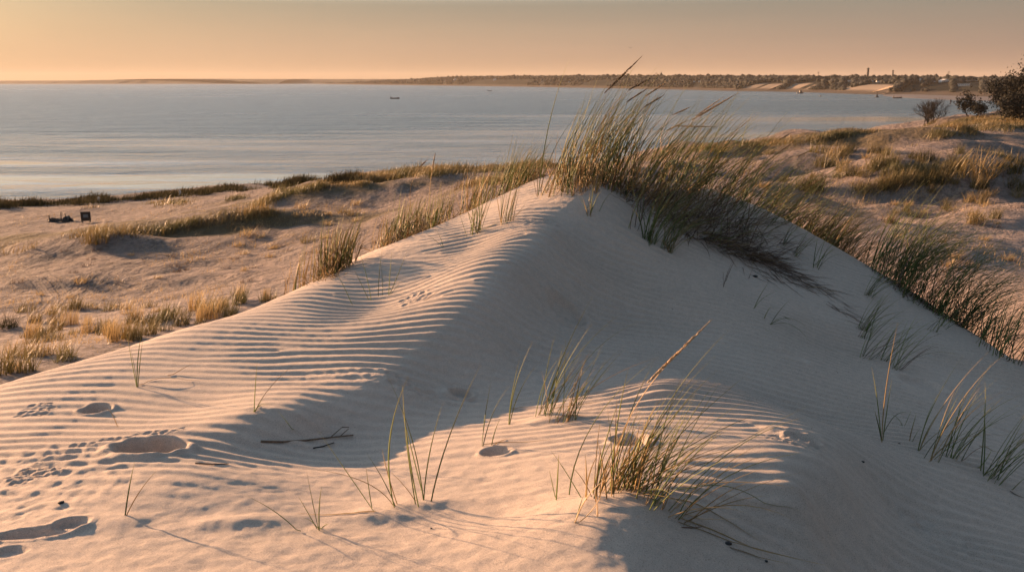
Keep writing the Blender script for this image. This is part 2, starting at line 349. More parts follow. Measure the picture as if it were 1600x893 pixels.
def blade_material(name, dark, light, tip, trans=.35, rough=.5, vary=False):
    m, nt, b = mat(name)
    a = N(nt, 'ShaderNodeAttribute', attribute_name='v'); t = N(nt, 'ShaderNodeAttribute', attribute_name='t')
    c = mixc(nt, a.outputs['Fac'], dark, light)
    c = mixc(nt, math_n(nt, 'POWER', t.outputs['Fac'], 2.5), c, tip)
    if vary:                                          # stands differ: greener, browner, bleached
        gp = N(nt, 'ShaderNodeNewGeometry'); nn_ = noise_n(nt, .45, 3, .6, gp.outputs['Position'])
        c = mixc(nt, ramp(nt, nn_.outputs[0], [(.40, (0, 0, 0)), (.62, (.75, .75, .75))]).outputs[0], c, (.075, .085, .03))
        n3_ = noise_n(nt, 1.3, 2, .5, gp.outputs['Position'])
        c = mixc(nt, 1.0, c, ramp(nt, n3_.outputs[0], [(.3, (.65, .62, .6)), (.7, (1.25, 1.22, 1.2))]).outputs[0], 'MULTIPLY')
    nt.links.new(c, b.inputs['Base Color']); b.inputs['Roughness'].default_value = rough; b.inputs['Specular IOR Level'].default_value = .4 if rough < .6 else .1
    tr = N(nt, 'ShaderNodeBsdfTranslucent'); nt.links.new(c, tr.inputs[0])
    mx = N(nt, 'ShaderNodeMixShader'); mx.inputs[0].default_value = trans
    out = [n for n in nt.nodes if n.type == 'OUTPUT_MATERIAL'][0]
    nt.links.new(b.outputs[0], mx.inputs[1]); nt.links.new(tr.outputs[0], mx.inputs[2]); nt.links.new(mx.outputs[0], out.inputs[0])
    return m
def plain(name, col, rough=.7, var=.25, scale=6, bump=0, metal=0):
    m, nt, b = mat(name)
    tc = N(nt, 'ShaderNodeTexCoord'); n = noise_n(nt, scale, 4, .6, tc.outputs['Object'])
    r = ramp(nt, n.outputs[0], [(.3, tuple(v*(1-var) for v in col)), (.7, tuple(min(1, v*(1+var)) for v in col))])
    nt.links.new(r.outputs[0], b.inputs['Base Color']); b.inputs['Roughness'].default_value = rough; b.inputs['Metallic'].default_value = metal
    if bump:
        q = N(nt, 'ShaderNodeBump'); q.inputs['Distance'].default_value = bump; nt.links.new(n.outputs[0], q.inputs['Height']); nt.links.new(q.outputs[0], b.inputs['Normal'])
    return m
M = {}
M['sand'] = sand_material()
M['green'] = blade_material('marram_green', (.05, .09, .022), (.23, .28, .08), (.44, .39, .17))
M['dry'] = blade_material('marram_dry', (.20, .125, .05), (.52, .37, .17), (.58, .43, .22))
M['old'] = blade_material('marram_thatch', (.06, .035, .025), (.17, .10, .07), (.22, .14, .09), .15)
M['reed'] = blade_material('reed_dark', (.035, .035, .016), (.10, .085, .032), (.14, .10, .045), .1, .9)
M['gold'] = blade_material('dune_grass_gold', (.11, .085, .032), (.29, .20, .08), (.38, .28, .13), vary=True)
M['straw'] = blade_material('seed_spike', (.62, .46, .28), (.88, .72, .5), (.8, .62, .4), .45)
M['brown'] = blade_material('seed_spike_brown', (.14, .085, .04), (.30, .19, .10), (.3, .2, .11), .2)

# ------------------------------------------------------------------ object helpers
def mesh_np(name, V, F4=None, F3=None, m=None, parent=None, attrs=None, smooth=False):
    me = bpy.data.meshes.new(name)
    V = np.asarray(V, np.float32); nf4 = 0 if F4 is None else len(F4); nf3 = 0 if F3 is None else len(F3)
    me.vertices.add(len(V)); me.vertices.foreach_set('co', V.ravel())
    loops = np.concatenate([np.asarray(f, np.int32).ravel() for f in (F4, F3) if f is not None])
    me.loops.add(len(loops)); me.loops.foreach_set('vertex_index', loops)
    me.polygons.add(nf4+nf3)
    st = np.concatenate([np.arange(nf4)*4, nf4*4+np.arange(nf3)*3]).astype(np.int32)
    me.polygons.foreach_set('loop_start', st)
    if smooth: me.polygons.foreach_set('use_smooth', np.ones(nf4+nf3, bool))
    me.update(calc_edges=True)
    for k, a in (attrs or {}).items():
        at = me.attributes.new(k, 'FLOAT', 'POINT'); at.data.foreach_set('value', np.asarray(a, np.float32).ravel())
    if m: me.materials.append(m)
    o = bpy.data.objects.new(name, me); C.objects.link(o)
    if parent: o.parent = parent
    return o
def tag(o, label=None, cat=None, group=None, kind=None):
    if label: o['label'] = label
    if cat: o['category'] = cat
    if group: o['group'] = group
    if kind: o['kind'] = kind
    return o
def empty(name, loc, label, cat, group=None, rz=0):
    o = bpy.data.objects.new(name, None); C.objects.link(o); o.location = loc; o.rotation_euler = (0, 0, rz)
    o.empty_display_size = .1
    return tag(o, label, cat, group)
# ------------------------------------------------------------------ the sand sheet
ny, nx = Z.shape
idx = np.arange(ny*nx).reshape(ny, nx)
F = np.stack([idx[:-1, :-1], idx[:-1, 1:], idx[1:, 1:], idx[1:, :-1]], -1).reshape(-1, 4)
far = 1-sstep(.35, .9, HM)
turf = np.zeros_like(Z); _tn = .35*fbm(GX/1.5, GY/1.5, 91, 3)
def turf_at(px, py, rx, ry, v=1.0, rot=0):
    global turf
    c = P(px, py)
    if np.isnan(c[0]): return
    turf = np.maximum(turf, v*(1-sstep(.5, 1.2, blob(GX, GY, c, rx, ry, rot)+_tn)))
for a in TURF: turf_at(*a)
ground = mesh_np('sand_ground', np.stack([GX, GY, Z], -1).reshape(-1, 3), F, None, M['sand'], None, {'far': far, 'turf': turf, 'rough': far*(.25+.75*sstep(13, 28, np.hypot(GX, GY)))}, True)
ground['kind'] = 'structure'; ground['label'] = 'pale rippled sand dune with hollows, far dunes and beach'

# ------------------------------------------------------------------ sea
def water_material():
    m, nt, b = mat('sea_water')
    geo = N(nt, 'ShaderNodeNewGeometry'); pos = geo.outputs['Position']
    mp = N(nt, 'ShaderNodeMapping'); nt.links.new(pos, mp.inputs[0]); mp.inputs['Scale'].default_value = (.0035, .014, 1); mp.inputs['Rotation'].default_value = (0, 0, R(6))
    st = noise_n(nt, 1.0, 5, .62, mp.outputs[0])
    mp2 = N(nt, 'ShaderNodeMapping'); nt.links.new(pos, mp2.inputs[0]); mp2.inputs['Scale'].default_value = (.012, .06, 1); mp2.inputs['Rotation'].default_value = (0, 0, R(-4))
    st2 = noise_n(nt, 1.0, 4, .6, mp2.outputs[0])
    s = math_n(nt, 'ADD', math_n(nt, 'MULTIPLY', st.outputs[0], .65), math_n(nt, 'MULTIPLY', st2.outputs[0], .35))
    # calm near the shore, ruffled further out
    sx = N(nt, 'ShaderNodeSeparateXYZ'); nt.links.new(pos, sx.inputs[0])
    dist = math_n(nt, 'SUBTRACT', sx.outputs[1], math_n(nt, 'MULTIPLY', sx.outputs[0], .62))
    dr = N(nt, 'ShaderNodeMapRange', interpolation_type='SMOOTHSTEP'); nt.links.new(dist, dr.inputs[0])
    dr.inputs[1].default_value = 70; dr.inputs[2].default_value = 260; dr.inputs[3].default_value = -.13; dr.inputs[4].default_value = .07
    ruf = ramp(nt, math_n(nt, 'ADD', s, dr.outputs[0]), [(.36, (0, 0, 0)), (.52, (1, 1, 1))])
    mp3 = N(nt, 'ShaderNodeMapping'); nt.links.new(pos, mp3.inputs[0]); mp3.inputs['Scale'].default_value = (.35, .8, 1)
    w1 = noise_n(nt, 1.0, 4, .7, mp3.outputs[0]); 
    mp4 = N(nt, 'ShaderNodeMapping'); nt.links.new(pos, mp4.inputs[0]); mp4.inputs['Scale'].default_value = (.07, .16, 1)
    w2 = noise_n(nt, 1.0, 3, .6, mp4.outputs[0])
    hgt = math_n(nt, 'ADD', math_n(nt, 'MULTIPLY', w1.outputs[0], 1.3), math_n(nt, 'MULTIPLY', w2.outputs[0], 4.5))
    bp = N(nt, 'ShaderNodeBump'); bp.inputs['Distance'].default_value = WAVE; nt.links.new(hgt, bp.inputs['Height'])
    nt.links.new(math_n(nt, 'MULTIPLY_ADD', ruf.outputs[0], .9, .03), bp.inputs['Strength']); nt.links.new(bp.outputs[0], b.inputs['Normal'])
    b.inputs['Base Color'].default_value = (.07, .11, .13, 1)
    nt.links.new(math_n(nt, 'MULTIPLY_ADD', ruf.outputs[0], .24, .05), b.inputs['Roughness'])
    b.inputs['IOR'].default_value = 1.33
    return m
M['water'] = water_material()
sea = mesh_np('sea', [(-3500, 20, SEA), (3500, 20, SEA), (3500, 5200, SEA), (-3500, 5200, SEA)], [(0, 1, 2, 3)], None, M['water'])
sea['kind'] = 'structure'; sea['label'] = 'calm blue grey sea with pale slicks across the bay'

# ------------------------------------------------------------------ far shores: a strip of coast rising from its beach to a wooded top
def at_px(px, Y): return float(ray(px, 126)[0])*Y
def coast(name, pts, depth, mt, seed, label, prof=None, patches=()):
    """pts: (px, distance of the waterline, py of the skyline)"""
    pts = np.array(pts, float); q = np.linspace(0, 1, 700); t = np.linspace(0, 1, len(pts))
    pxs = np.interp(q, t, pts[:, 0]); Y = np.interp(q, t, pts[:, 1]); top = np.interp(q, t, pts[:, 2])
    X = (pxs-800)/FPX/cos(TH)*Y*1.0
    X = np.array([float(ray(a, 126)[0])*b for a, b in zip(pxs, Y)])
    tz = (126-top)/FPX*(Y+depth*.45)
    tx = np.gradient(X); ty = np.gradient(Y); L = np.hypot(tx, ty); nxn, nyn = -ty/L, tx/L
    prof = prof or [(-.06, -2.0, 0), (0, -.3, 0), (.05, .5, 0), (.13, 1.2, 0), (.17, 2.0, .05), (.24, 2.8, .34), (.30, 2.8, .55), (.45, 2, .80), (.62, 1.5, .97), (.8, 1, 1.0), (1.1, 0, .9), (1.6, 0, .2)]
    rows = []
    for d, zb, k in prof:
        h = SEA+zb*(1-k)*1.0+k*(tz-SEA-2.2)
        w = depth*d*(1+.16*fbm(q*40, q*0+d, seed, 3))
        rows.append(np.stack([X+nxn*w, Y+nyn*w, h+(.12*k)*8*fbm(q*60, q*0+d*3, seed+5, 3)*.5], 1))
    V = np.concatenate(rows); n = len(q); m = len(prof)
    idx = np.arange(n*m).reshape(m, n)
    Fc = np.stack([idx[:-1, :-1], idx[:-1, 1:], idx[1:, 1:], idx[1:, :-1]], -1).reshape(-1, 4)
    o = mesh_np(name, V, Fc, None, mt, None, {'up': np.repeat([p[2] for p in prof], n), 'sandy': np.tile(sum([sstep(a-2, a+6, pxs)*(1-sstep(b-6, b+2, pxs))*v for a, b, v in patches], 0*pxs), m)}, True)
    o['kind'] = 'structure'; o['label'] = label
    return V.reshape(m, n, 3), pxs, q
def coast_material(name, veg, sandc):
    m, nt, b = mat(name)
    geo = N(nt, 'ShaderNodeNewGeometry'); pos = geo.outputs['Position']
    up = N(nt, 'ShaderNodeAttribute', attribute_name='up'); pa = N(nt, 'ShaderNodeAttribute', attribute_name='sandy')
    n1 = noise_n(nt, .045, 4, .6, pos)
    c = mixc(nt, n1.outputs[0], tuple(v*.7 for v in veg), tuple(v*1.4 for v in veg))
    n2 = noise_n(nt, .03, 5, .6, pos)
    lo = ramp(nt, math_n(nt, 'ADD', up.outputs['Fac'], math_n(nt, 'MULTIPLY', n2.outputs[0], .5)), [(.66, (1, 1, 1)), (.80, (0, 0, 0))])
    edge = ramp(nt, math_n(nt, 'ADD', pa.outputs['Fac'], math_n(nt, 'MULTIPLY', n2.outputs[0], .6)), [(.72, (0, 0, 0)), (.82, (1, 1, 1))])
    fac = math_n(nt, 'MULTIPLY', lo.outputs[0], edge.outputs[0])
    beach = ramp(nt, up.outputs['Fac'], [(.0, (1, 1, 1)), (.10, (0, 0, 0))])
    c = mixc(nt, fac, c, sandc)
    c = mixc(nt, beach.outputs[0], c, tuple(v*.34 for v in sandc))
    nt.links.new(c, b.inputs['Base Color']); b.inputs['Roughness'].default_value = .95; b.inputs['Specular IOR Level'].default_value = .1
    return m
far_pts = [(-260,2300,125.5),(-100,2300,124.8),(0,2300,124.6),(90,2300,123.6),(140,2300,122.6),(200,2300,123.3),(300,2300,123.2),(430,2300,122.4),(520,2500,122.4),(600,2500,122.6),(700,2500,121.5),(820,2500,121)]
near_pts = [(488,2350,131.5),(520,2150,129.0),(560,1950,124.5),(600,1800,122.8),(640,1680,119.8),(700,1520,118.8),(800,1300,118),(900,1100,118),(1000,940,118.5),(1060,860,120),(1120,770,119.5),(1180,730,121),(1210,715,119),(1260,670,121.3),
            (1330,590,121.5),(1376,565,121.8),(1400,560,122),(1450,530,123),(1510,490,121.5),(1580,460,122.5),(1700,430,122),(1850,400,121)]
PATCH = [(1105,1150,.85),(1152,1178,.8),(1190,1215,.7),(1222,1238,.8),(1266,1376,1.0)]
M['coast_far'] = coast_material('far_shore', (.06, .055, .04), (.3, .24, .18))
M['coast'] = coast_material('wooded_shore', (.02, .02, .014), (.34, .26, .19))
coast('distant_coast', far_pts, 500, M['coast_far'], 5, 'low hazy coast along the left horizon')
CV, CPX, CQ = coast('wooded_coast', near_pts, 130, M['coast'], 15, 'wooded low coast with pale sand bluffs across the bay', None, PATCH)
# ------------------------------------------------------------------ grass
def zat(x, y): return interp(Z, x, y)
def tubes(Pn, rad, tvals):
    """Pn (n, s, 3) centrelines, rad (n, s): three-sided tapering blades; returns V, F"""
    n, s, _ = Pn.shape
    T = np.gradient(Pn, axis=1); T /= np.linalg.norm(T, axis=2, keepdims=True)+1e-9
    up = np.array([.13, .31, .94]); e1 = np.cross(T, up); bad = np.linalg.norm(e1, axis=2) < .05
    e1[bad] = (1, 0, 0); e1 /= np.linalg.norm(e1, axis=2, keepdims=True); e2 = np.cross(T, e1)
    rings = []
    ph = rng.uniform(0, 2*pi, (n, 1))
    for k in range(3):
        a = ph+2*pi*k/3
        rings.append(Pn+rad[..., None]*(np.cos(a)[..., None]*e1+np.sin(a)[..., None]*e2*.55))
    V = np.stack(rings, 2)                                # n, s, 3, 3
    idx = np.arange(n*s*3).reshape(n, s, 3)
    F = np.concatenate([np.stack([idx[:, :-1, k], idx[:, :-1, (k+1) % 3], idx[:, 1:, (k+1) % 3], idx[:, 1:, k]], -1).reshape(-1, 4) for k in range(3)])
    t = np.broadcast_to(tvals[None, :, None], (n, s, 3)).reshape(-1)
    return V.reshape(-1, 3), F, t
def lean_lines(b, az, l0, bend, L, s=9, pw=1.4, kink=None):
    """blades from base points b, first leaning l0 from the vertical, then bending over by bend"""
    q = np.linspace(0, 1, s); th = l0[:, None]+bend[:, None]*q[None]**pw
    az2 = az[:, None]+rng.normal(0, .12, (len(b), 1))*q[None]
    d = np.stack([np.sin(th)*np.cos(az2), np.sin(th)*np.sin(az2), np.cos(th)], -1)*(L/(s-1))[:, None, None]
    Pn = np.concatenate([b[:, None], b[:, None]+np.cumsum(d[:, :-1], 1)], 1)
    return Pn, q
def blade_rad(w, q): return w[:, None]*.76*(1-.93*q[None]**2.2)*(.75+.25*np.sin(np.clip(q*3, 0, pi/2)))[None]
class Clump:
    """a tuft rooted at one place; blades collected by kind"""
    def __init__(s, label, loc, group=None, name='marram_tuft'):
        s.loc = np.array(loc, float); s.root = empty(name, tuple(s.loc), label, 'grass tuft', group); s.d = {}
    def add(s, kind, V, F, t, v):
        s.d.setdefault(kind, []).append((V-s.loc, F, t, v))
    def lines(s, kind, Pn, w, q):
        if 1 < len(Pn) <= 4:
            for a, b in zip(Pn, w): s.lines(kind, a[None], np.array([b]), q)
            return
        V, F, t = tubes(Pn, blade_rad(w, q), q)
        v = np.repeat(rng.uniform(0, 1, len(Pn)), Pn.shape[1]*3); s.add(kind, V, F, t, v)
    def fan(s, n, centres, spread, L, lean=(5, 35), az=(0, 40), bend=(10, 60), w=.0045, mix=(('green', .6), ('dry', .4)), segs=9):
        """centres (x, y); spread (rx, ry) in metres; az mean and sigma in degrees, 0 is to the right"""
        cs = np.array(centres, float).reshape(-1, 2); c = cs[rng.integers(0, len(cs), n)]
        r = np.sqrt(rng.uniform(0, 1, n)); a = rng.uniform(0, 2*pi, n)
        bx = c[:, 0]+r*np.cos(a)*spread[0]; by = c[:, 1]+r*np.sin(a)*spread[1]
        b = np.stack([bx, by, zat(bx, by)-.012], 1)
        azs = np.radians(rng.normal(az[0], az[1], n)); l0 = np.radians(rng.uniform(*lean, n)); bd = np.radians(rng.uniform(*bend, n))
        Ls = L[0]+(L[1]-L[0])*rng.beta(1.6, 1.6, n)
        ks = rng.choice(len(mix), n, p=np.array([m[1] for m in mix])/sum(m[1] for m in mix))
        for k, (kind, _) in enumerate(mix):
            m = ks == k
            if m.any():
                ll = Ls[m]*(.8 if kind != 'green' else 1); 
                Pn, q = lean_lines(b[m], azs[m], l0[m]*(1.2 if kind == 'old' else 1), bd[m], ll, segs)
                if kind == 'old': Pn = s.droop(Pn)
                s.lines(kind, Pn, rng.uniform(.7, 1.25, m.sum())*w, q)
        return s
    def droop(s, Pn):
        g = zat(Pn[..., 0], Pn[..., 1])+.006
        Pn[..., 2] = np.maximum(Pn[..., 2], g); return Pn
    def px(s, rows, kind='green', w=.0042, jit=.05):
        """single blades read off by eye: (base, control, tip) as view directions, taken at the distance of the root"""
        q = np.linspace(0, 1, 11)
        for r in rows:
            k = kind; r = list(r)
            if isinstance(r[-1], str): k = r.pop()
            bx, by, cx, cy, tx, ty = r[:6]; p0 = P(bx, by) if np.isfinite(P(bx, by)[0]) else s.loc
            p0 = np.array([p0[0], p0[1], float(zat(p0[0], p0[1]))-.01]); Y = p0[1]
            dy = rng.normal(0, jit)
            p1 = np.array(pt(cx, cy, Y+dy*.5)); p2 = np.array(pt(tx, ty, Y+dy))
            c = 2*p1-.5*(p0+p2) if len(r) == 6 else p1
            c = p1
            Pn = ((1-q)**2)[:, None]*p0+(2*q*(1-q))[:, None]*c+(q**2)[:, None]*p2
            Pn[:, 2] = np.maximum(Pn[:, 2], zat(Pn[:, 0], Pn[:, 1])+(.003 if r[5] > r[1]-60 and r[3] > r[1]-60 else -.02))
            s.lines(k, Pn[None], np.array([w*rng.uniform(.85, 1.2)]), q)
        return s
    def head(s, px0, py0, px1, py1, Y=None, kind='straw', thick=.010, stem=None, sag=.0, seed=0):
        """a flower spike of many small overlapping spikelets on its stem"""
        Y = Y or s.loc[1]
        p0 = np.array(pt(px0, py0, Y)); p1 = np.array(pt(px1, py1, Y+.03)); rr = np.random.default_rng(seed+5)
        L = np.linalg.norm(p1-p0); d = (p1-p0)/L; n = int(60+L*500)
        t = np.sort(rr.uniform(0, 1, n)); a = rr.uniform(0, 2*pi, n)
        e1 = np.cross(d, (0, 1, 0)); e1 /= np.linalg.norm(e1); e2 = np.cross(d, e1)
        o = np.cos(a)[:, None]*e1+np.sin(a)[:, None]*e2
        env = np.sin(np.clip(t*1.05+.06, 0, 1)*pi)**.55*thick*.5
        c = p0+t[:, None]*(p1-p0); c[:, 2] -= sag*np.sin(t*pi)*-1
        ln = rr.uniform(.010, .016, n)*(thick/.01)**.5
        q = np.linspace(0, 1, 4)
        st = c+o*env[:, None]*.25; en = c+o*env[:, None]*1.1+d*ln[:, None]
        Pn = st[:, None]+(en-st)[:, None]*q[None, :, None]
        V, F, tt = tubes(Pn, np.broadcast_to(np.array([.0012, .0028, .0024, .0004])*(thick/.01)**.6, (n, 4)).copy(), q)
        r = mesh_np('seed_head', V-s.loc, F, None, M[kind], s.root, {'v': np.repeat(rr.uniform(0, 1, n), 12), 't': tt*.3})
        if stem:
            q = np.linspace(0, 1, 12); b = np.array([stem[0], stem[1], float(zat(stem[0], stem[1]))-.01])
            ctl = p0-d*np.linalg.norm(p0-b)*.45
            Pn = ((1-q)**2)[:, None]*b+(2*q*(1-q))[:, None]*ctl+(q**2)[:, None]*(p0+d*L*.6)
            V, F, tt = tubes(Pn[None], np.full((1, 12), .0026), q)
            mesh_np('flower_stem', V-s.loc, F, None, M['straw' if kind == 'straw' else 'dry'], s.root, {'v': np.full(len(V), .5), 't': tt*.4})
        return s
    def done(s):
        nm = {'green': 'green_blades', 'dry': 'dry_blades', 'old': 'dead_thatch', 'gold': 'golden_blades', 'straw': 'straw_blades'}
        for kind, L in s.d.items():
            if len(L) <= 8 and all(len(a[0]) < 40 for a in L):       # a few single blades: each a part of its own
                for V, F, t, v in L: mesh_np(nm[kind][:-1] if nm[kind].endswith('s') else 'dead_blade', V, F, None, M[kind], s.root, {'t': t, 'v': v}, True)
                continue
            off = 0; Vs, Fs, ts, vs = [], [], [], []
            for V, F, t, v in L: Vs.append(V); Fs.append(F+off); ts.append(t); vs.append(v); off += len(V)
            mesh_np(nm[kind], np.concatenate(Vs), np.concatenate(Fs), None, M[kind], s.root, {'t': np.concatenate(ts), 'v': np.concatenate(vs)}, True)
        return s
def at(px, py):
    p = P(px, py); return (p[0], p[1], float(zat(p[0], p[1])))
def atY(px, Y, dpy=0):
    x_ = float(ray(px, 350)[0])*Y; return (x_, Y, float(zat(x_, Y)))
XY = lambda *ps: [at(*p)[:2] for p in ps]
XYY = lambda *ps: [atY(*p)[:2] for p in ps]

# --- foreground sprigs, blade by blade
c = Clump('open sprig of tall thin green blades in the middle foreground', at(655,797))
c.px([(673,791,690,690,750,571),(655,800,632,690,629,600),(662,789,652,680,604,584),(662,788,664,715,692,629),(617,802,590,690,638,588),(619,800,600,745,572,707),
      (587,809,548,745,494,668),(617,799,590,742,476,731,'dry'),(582,800,576,765,572,728),(651,791,638,760,606,733,'dry'),(587,810,540,832,464,858,'dry'),(664,788,640,690,628,640),(622,797,604,740,597,700,'dry'),(650,797,640,730,632,670)])
c.done()
c = Clump('tiny five bladed sprig left of the tall open sprig in the foreground', at(499,828))
c.px([(499,828,488,785,479,735),(499,828,497,790,503,758),(499,828,480,798,466,774),(499,826,490,810,472,808),(499,824,508,817,514,818)], w=.0035); c.done()
c = Clump('single brown blade arching out of the foreground sand', at(470,830), name='grass_blade')
c.px([(470,830,435,795,382,773)], w=.0034); c.done()
c = Clump('two thin blades rising from the sand near the left bottom corner', at(195,809))
c.px([(195,809,200,765,211,719),(196,808,215,765,247,732,'dry')], w=.0034); c.done()
c = Clump('single curled blade hooking over the small footprint on the left', at(185,668), name='grass_blade')
c.px([(185,668,172,630,160,639,'dry')], w=.0045); c.done()
c = Clump('small green tuft with one tall thin blade beside the shaded trough', at(397,647))
c.px([(397,647,398,610,402,564),(397,646,415,600,472,560,'dry'),(397,647,402,625,425,632),(396,647,403,634,420,640),(398,647,404,628,413,622),(398,646,400,632,409,628)], w=.0036); c.done()
c = Clump('upright pair of green blades with a stem lying on the lit ripples', at(214,604))
c.px([(214,604,207,570,197,515),(214,604,213,560,221,522),(215,604,218,565,223,530),(214,604,212,575,203,540),(218,602,245,578,321,600,'dry'),(262,588,285,575,304,566,'dry')], w=.0042); c.done()
c = Clump('short bent blade lying in the shaded trough', at(459,672), name='grass_blade')
c.px([(459,672,450,660,434,641)], w=.0034); c.done()
c = Clump('loose row of slender blades beside the print on the upper lit slope', at(590,466))
c.px([(551,478,540,450,525,425),(577,468,566,445,552,419),(580,468,575,430,558,384),(591,464,591,425,598,385),(598,463,597,430,596,412),(607,461,609,430,612,392),(607,461,620,435,636,392),(609,460,618,448,627,440),(662,471,672,462,690,452,'dry')], w=.004); c.done()
c = Clump('two crossed short blades on the lit slope below the crest', at(693,386))
c.px([(693,386,682,375,664,364),(693,386,690,372,680,356)], w=.0042); c.done()
c = Clump('thin blade with another lying flat left of the green crest tuft', at(730,369))
c.px([(730,369,723,350,716,328),(730,369,714,367,696,369,'dry')], w=.004); c.done()
c = Clump('small fresh green tuft on the bright slope below the crest', at(743,363)); c.fan(22, XY((743,363)), (.05,.05), (.28,.42), (2,22), (10,70), (2,25), .0046, (('green',.8),('dry',.2)))
c.px([(748,360,765,350,792,372),(745,362,750,345,757,330)]); c.done()
c = Clump('narrow sprig of stems just left of the lit summit', at(790,348)); c.fan(18, XY((790,348)), (.07,.05), (.3,.5), (2,18), (10,80), (2,25), .0046, (('green',.5),('dry',.5)))
c.px([(796,343,815,325,838,322),(797,345,810,335,822,315)],'dry'); c.done()
c = Clump('small sprig standing exactly where the summit passes into shade', at(921,335)); c.fan(9, XY((921,335)), (.03,.03), (.2,.34), (2,30), (10,110), (4,30), .005, (('green',.7),('dry',.3)))
c.px([(936,330,945,305,960,298),(998,318,965,318,946,335,'straw')], w=.006); c.done()
c = Clump('short grey green stems in the shade just below the summit', at(985,357)); c.fan(7, XY((988,358),(995,345)), (.04,.04), (.3,.5), (2,20), (0,60), (4,30), .0055, (('green',.5),('old',.5))); c.done()
c = Clump('drooping green tuft in the shade left of the dark thatch', at(1013,377)); c.fan(34, XY((1013,377)), (.05,.06), (.4,.75), (5,40), (0,45), (15,70), .0055, (('green',.85),('dry',.15))); c.done()
c = Clump('spreading green tuft at the lower edge of the dark thatch', at(1041,390)); c.fan(34, XY((1041,390)), (.06,.06), (.35,.7), (10,50), (0,45), (20,90), .0055, (('green',.8),('dry',.2))); c.done()
# shaded sprigs on the right face
c = Clump('three bare stalks standing in the shade left of the debris streak', at(1130,448)); c.px([(1130,448,1135,425,1147,404),(1133,442,1140,420,1152,400),(1130,446,1130,430,1130,424),(1169,436,1172,430,1175,421)], 'old', .004); c.done()
c = Clump('bent black looking blade sprig highest on the smooth shaded face', at(1177,485)); c.px([(1177,485,1186,460,1205,436),(1177,483,1190,460,1219,453),(1193,497,1200,480,1207,478),(1207,478,1212,482,1213,495)], 'green', .005); c.done()
c = Clump('arching sprig whose blades fall back onto the shaded face', at(1203,509)); c.px([(1203,509,1215,485,1236,466),(1203,508,1235,480,1266,518),(1203,508,1240,490,1271,543),(1203,509,1212,497,1225,495),(1225,495,1240,500,1259,550),(1196,517,1204,520,1213,530)], 'green', .0045); c.done()
small = [(1223,381,6,.35,'sprig at the top of the shaded flank under the golden ridge grass'),(1243,401,10,.42,'leaning sprig second down the upper edge of the shaded flank'),(1275,418,10,.45,'sprig third down the upper edge of the shaded flank'),
 (1357,463,16,.45,'dense small tuft below the skyline halfway down the shaded flank'),(1345,515,15,.42,'long leaning tuft above the lowest flank sprigs'),(1350,529,10,.40,'tuft touching the one just above it on the shaded flank'),
 (1350,559,9,.40,'lowest left sprig of the shaded flank group'),(1376,562,11,.45,'arched sprig between two others low on the shaded flank'),(1397,575,12,.5,'widest arching sprig beside the round hollow in the shade'),
 (1456,518,7,.3,'little sprig under the big skyline tuft on the right'),(1475,512,6,.3,'small dark sprig right beside the crest in the shade')]
for px_, py_, n_, L_, lab in small:
    c = Clump('dark green '+lab, at(px_, py_), 'sprigs on the shaded flank'); c.fan(n_, XY((px_,py_)), (.05,.04), (L_*.6,L_*1.15), (15,45), (5,30), (20,75), .0048, (('green',.9),('old',.1))); c.done()
c = Clump('upright pale tipped sprig alone on the shaded slope at the right', at(1378,693)); c.px([(1378,693,1378,620,1403,503,'dry'),(1377,690,1372,620,1362,573),(1379,690,1385,640,1394,590),(1378,690,1370,650,1366,640),(1380,680,1384,650,1387,640),(1379,680,1400,630,1425,648)], w=.0042); c.done()
c = Clump('thin low dark sprig left of the pale tipped clump on the right', at(1412,665)); c.px([(1412,665,1408,655,1395,676),(1412,665,1405,648,1386,645),(1412,666,1420,650,1424,640),(1421,686,1426,665,1432,645),(1421,688,1424,672,1428,661,'dry'),(1424,692,1430,680,1437,668)], w=.0036); c.done()
c = Clump('large clump of long pale tipped blades leaning right on the shaded slope', at(1452,722))
c.px([(1434,705,1445,640,1506,553),(1435,704,1470,620,1545,549,'dry'),(1434,704,1445,650,1466,615),(1436,703,1450,660,1478,630),(1451,727,1490,620,1568,554,'dry'),(1453,725,1490,650,1578,605,'dry'),(1452,725,1490,665,1586,682,'dry'),
      (1455,720,1500,680,1572,655),(1502,722,1530,690,1552,698,'old'),(1530,695,1545,690,1563,722,'dry'),(1477,712,1500,640,1550,566),(1487,718,1520,640,1612,610),(1478,712,1495,640,1520,600),(1488,718,1505,680,1545,640),(1470,708,1490,650,1560,590),
      (1484,716,1500,660,1530,610),(1434,704,1452,680,1500,652),(1453,722,1475,690,1530,665),(1488,717,1500,695,1540,668),(1492,718,1530,660,1600,640),(1527,730,1545,715,1550,700)], 'green', .0048)
c.fan(14, XY((1452,724),(1480,714),(1492,718)), (.05,.04), (.3,.6), (10,45), (0,25), (15,50), .0045, (('green',.7),('dry',.3))); c.done()
c = Clump('dark leaning clump cut by the right edge low in the picture', at(1552,752)); c.fan(22, XY((1552,752),(1545,745)), (.06,.05), (.3,.6), (20,50), (0,30), (10,50), .0048, (('green',.8),('dry',.2)))
c.px([(1580,766,1590,755,1606,742),(1578,768,1590,778,1604,784,'old')], w=.006); c.done()
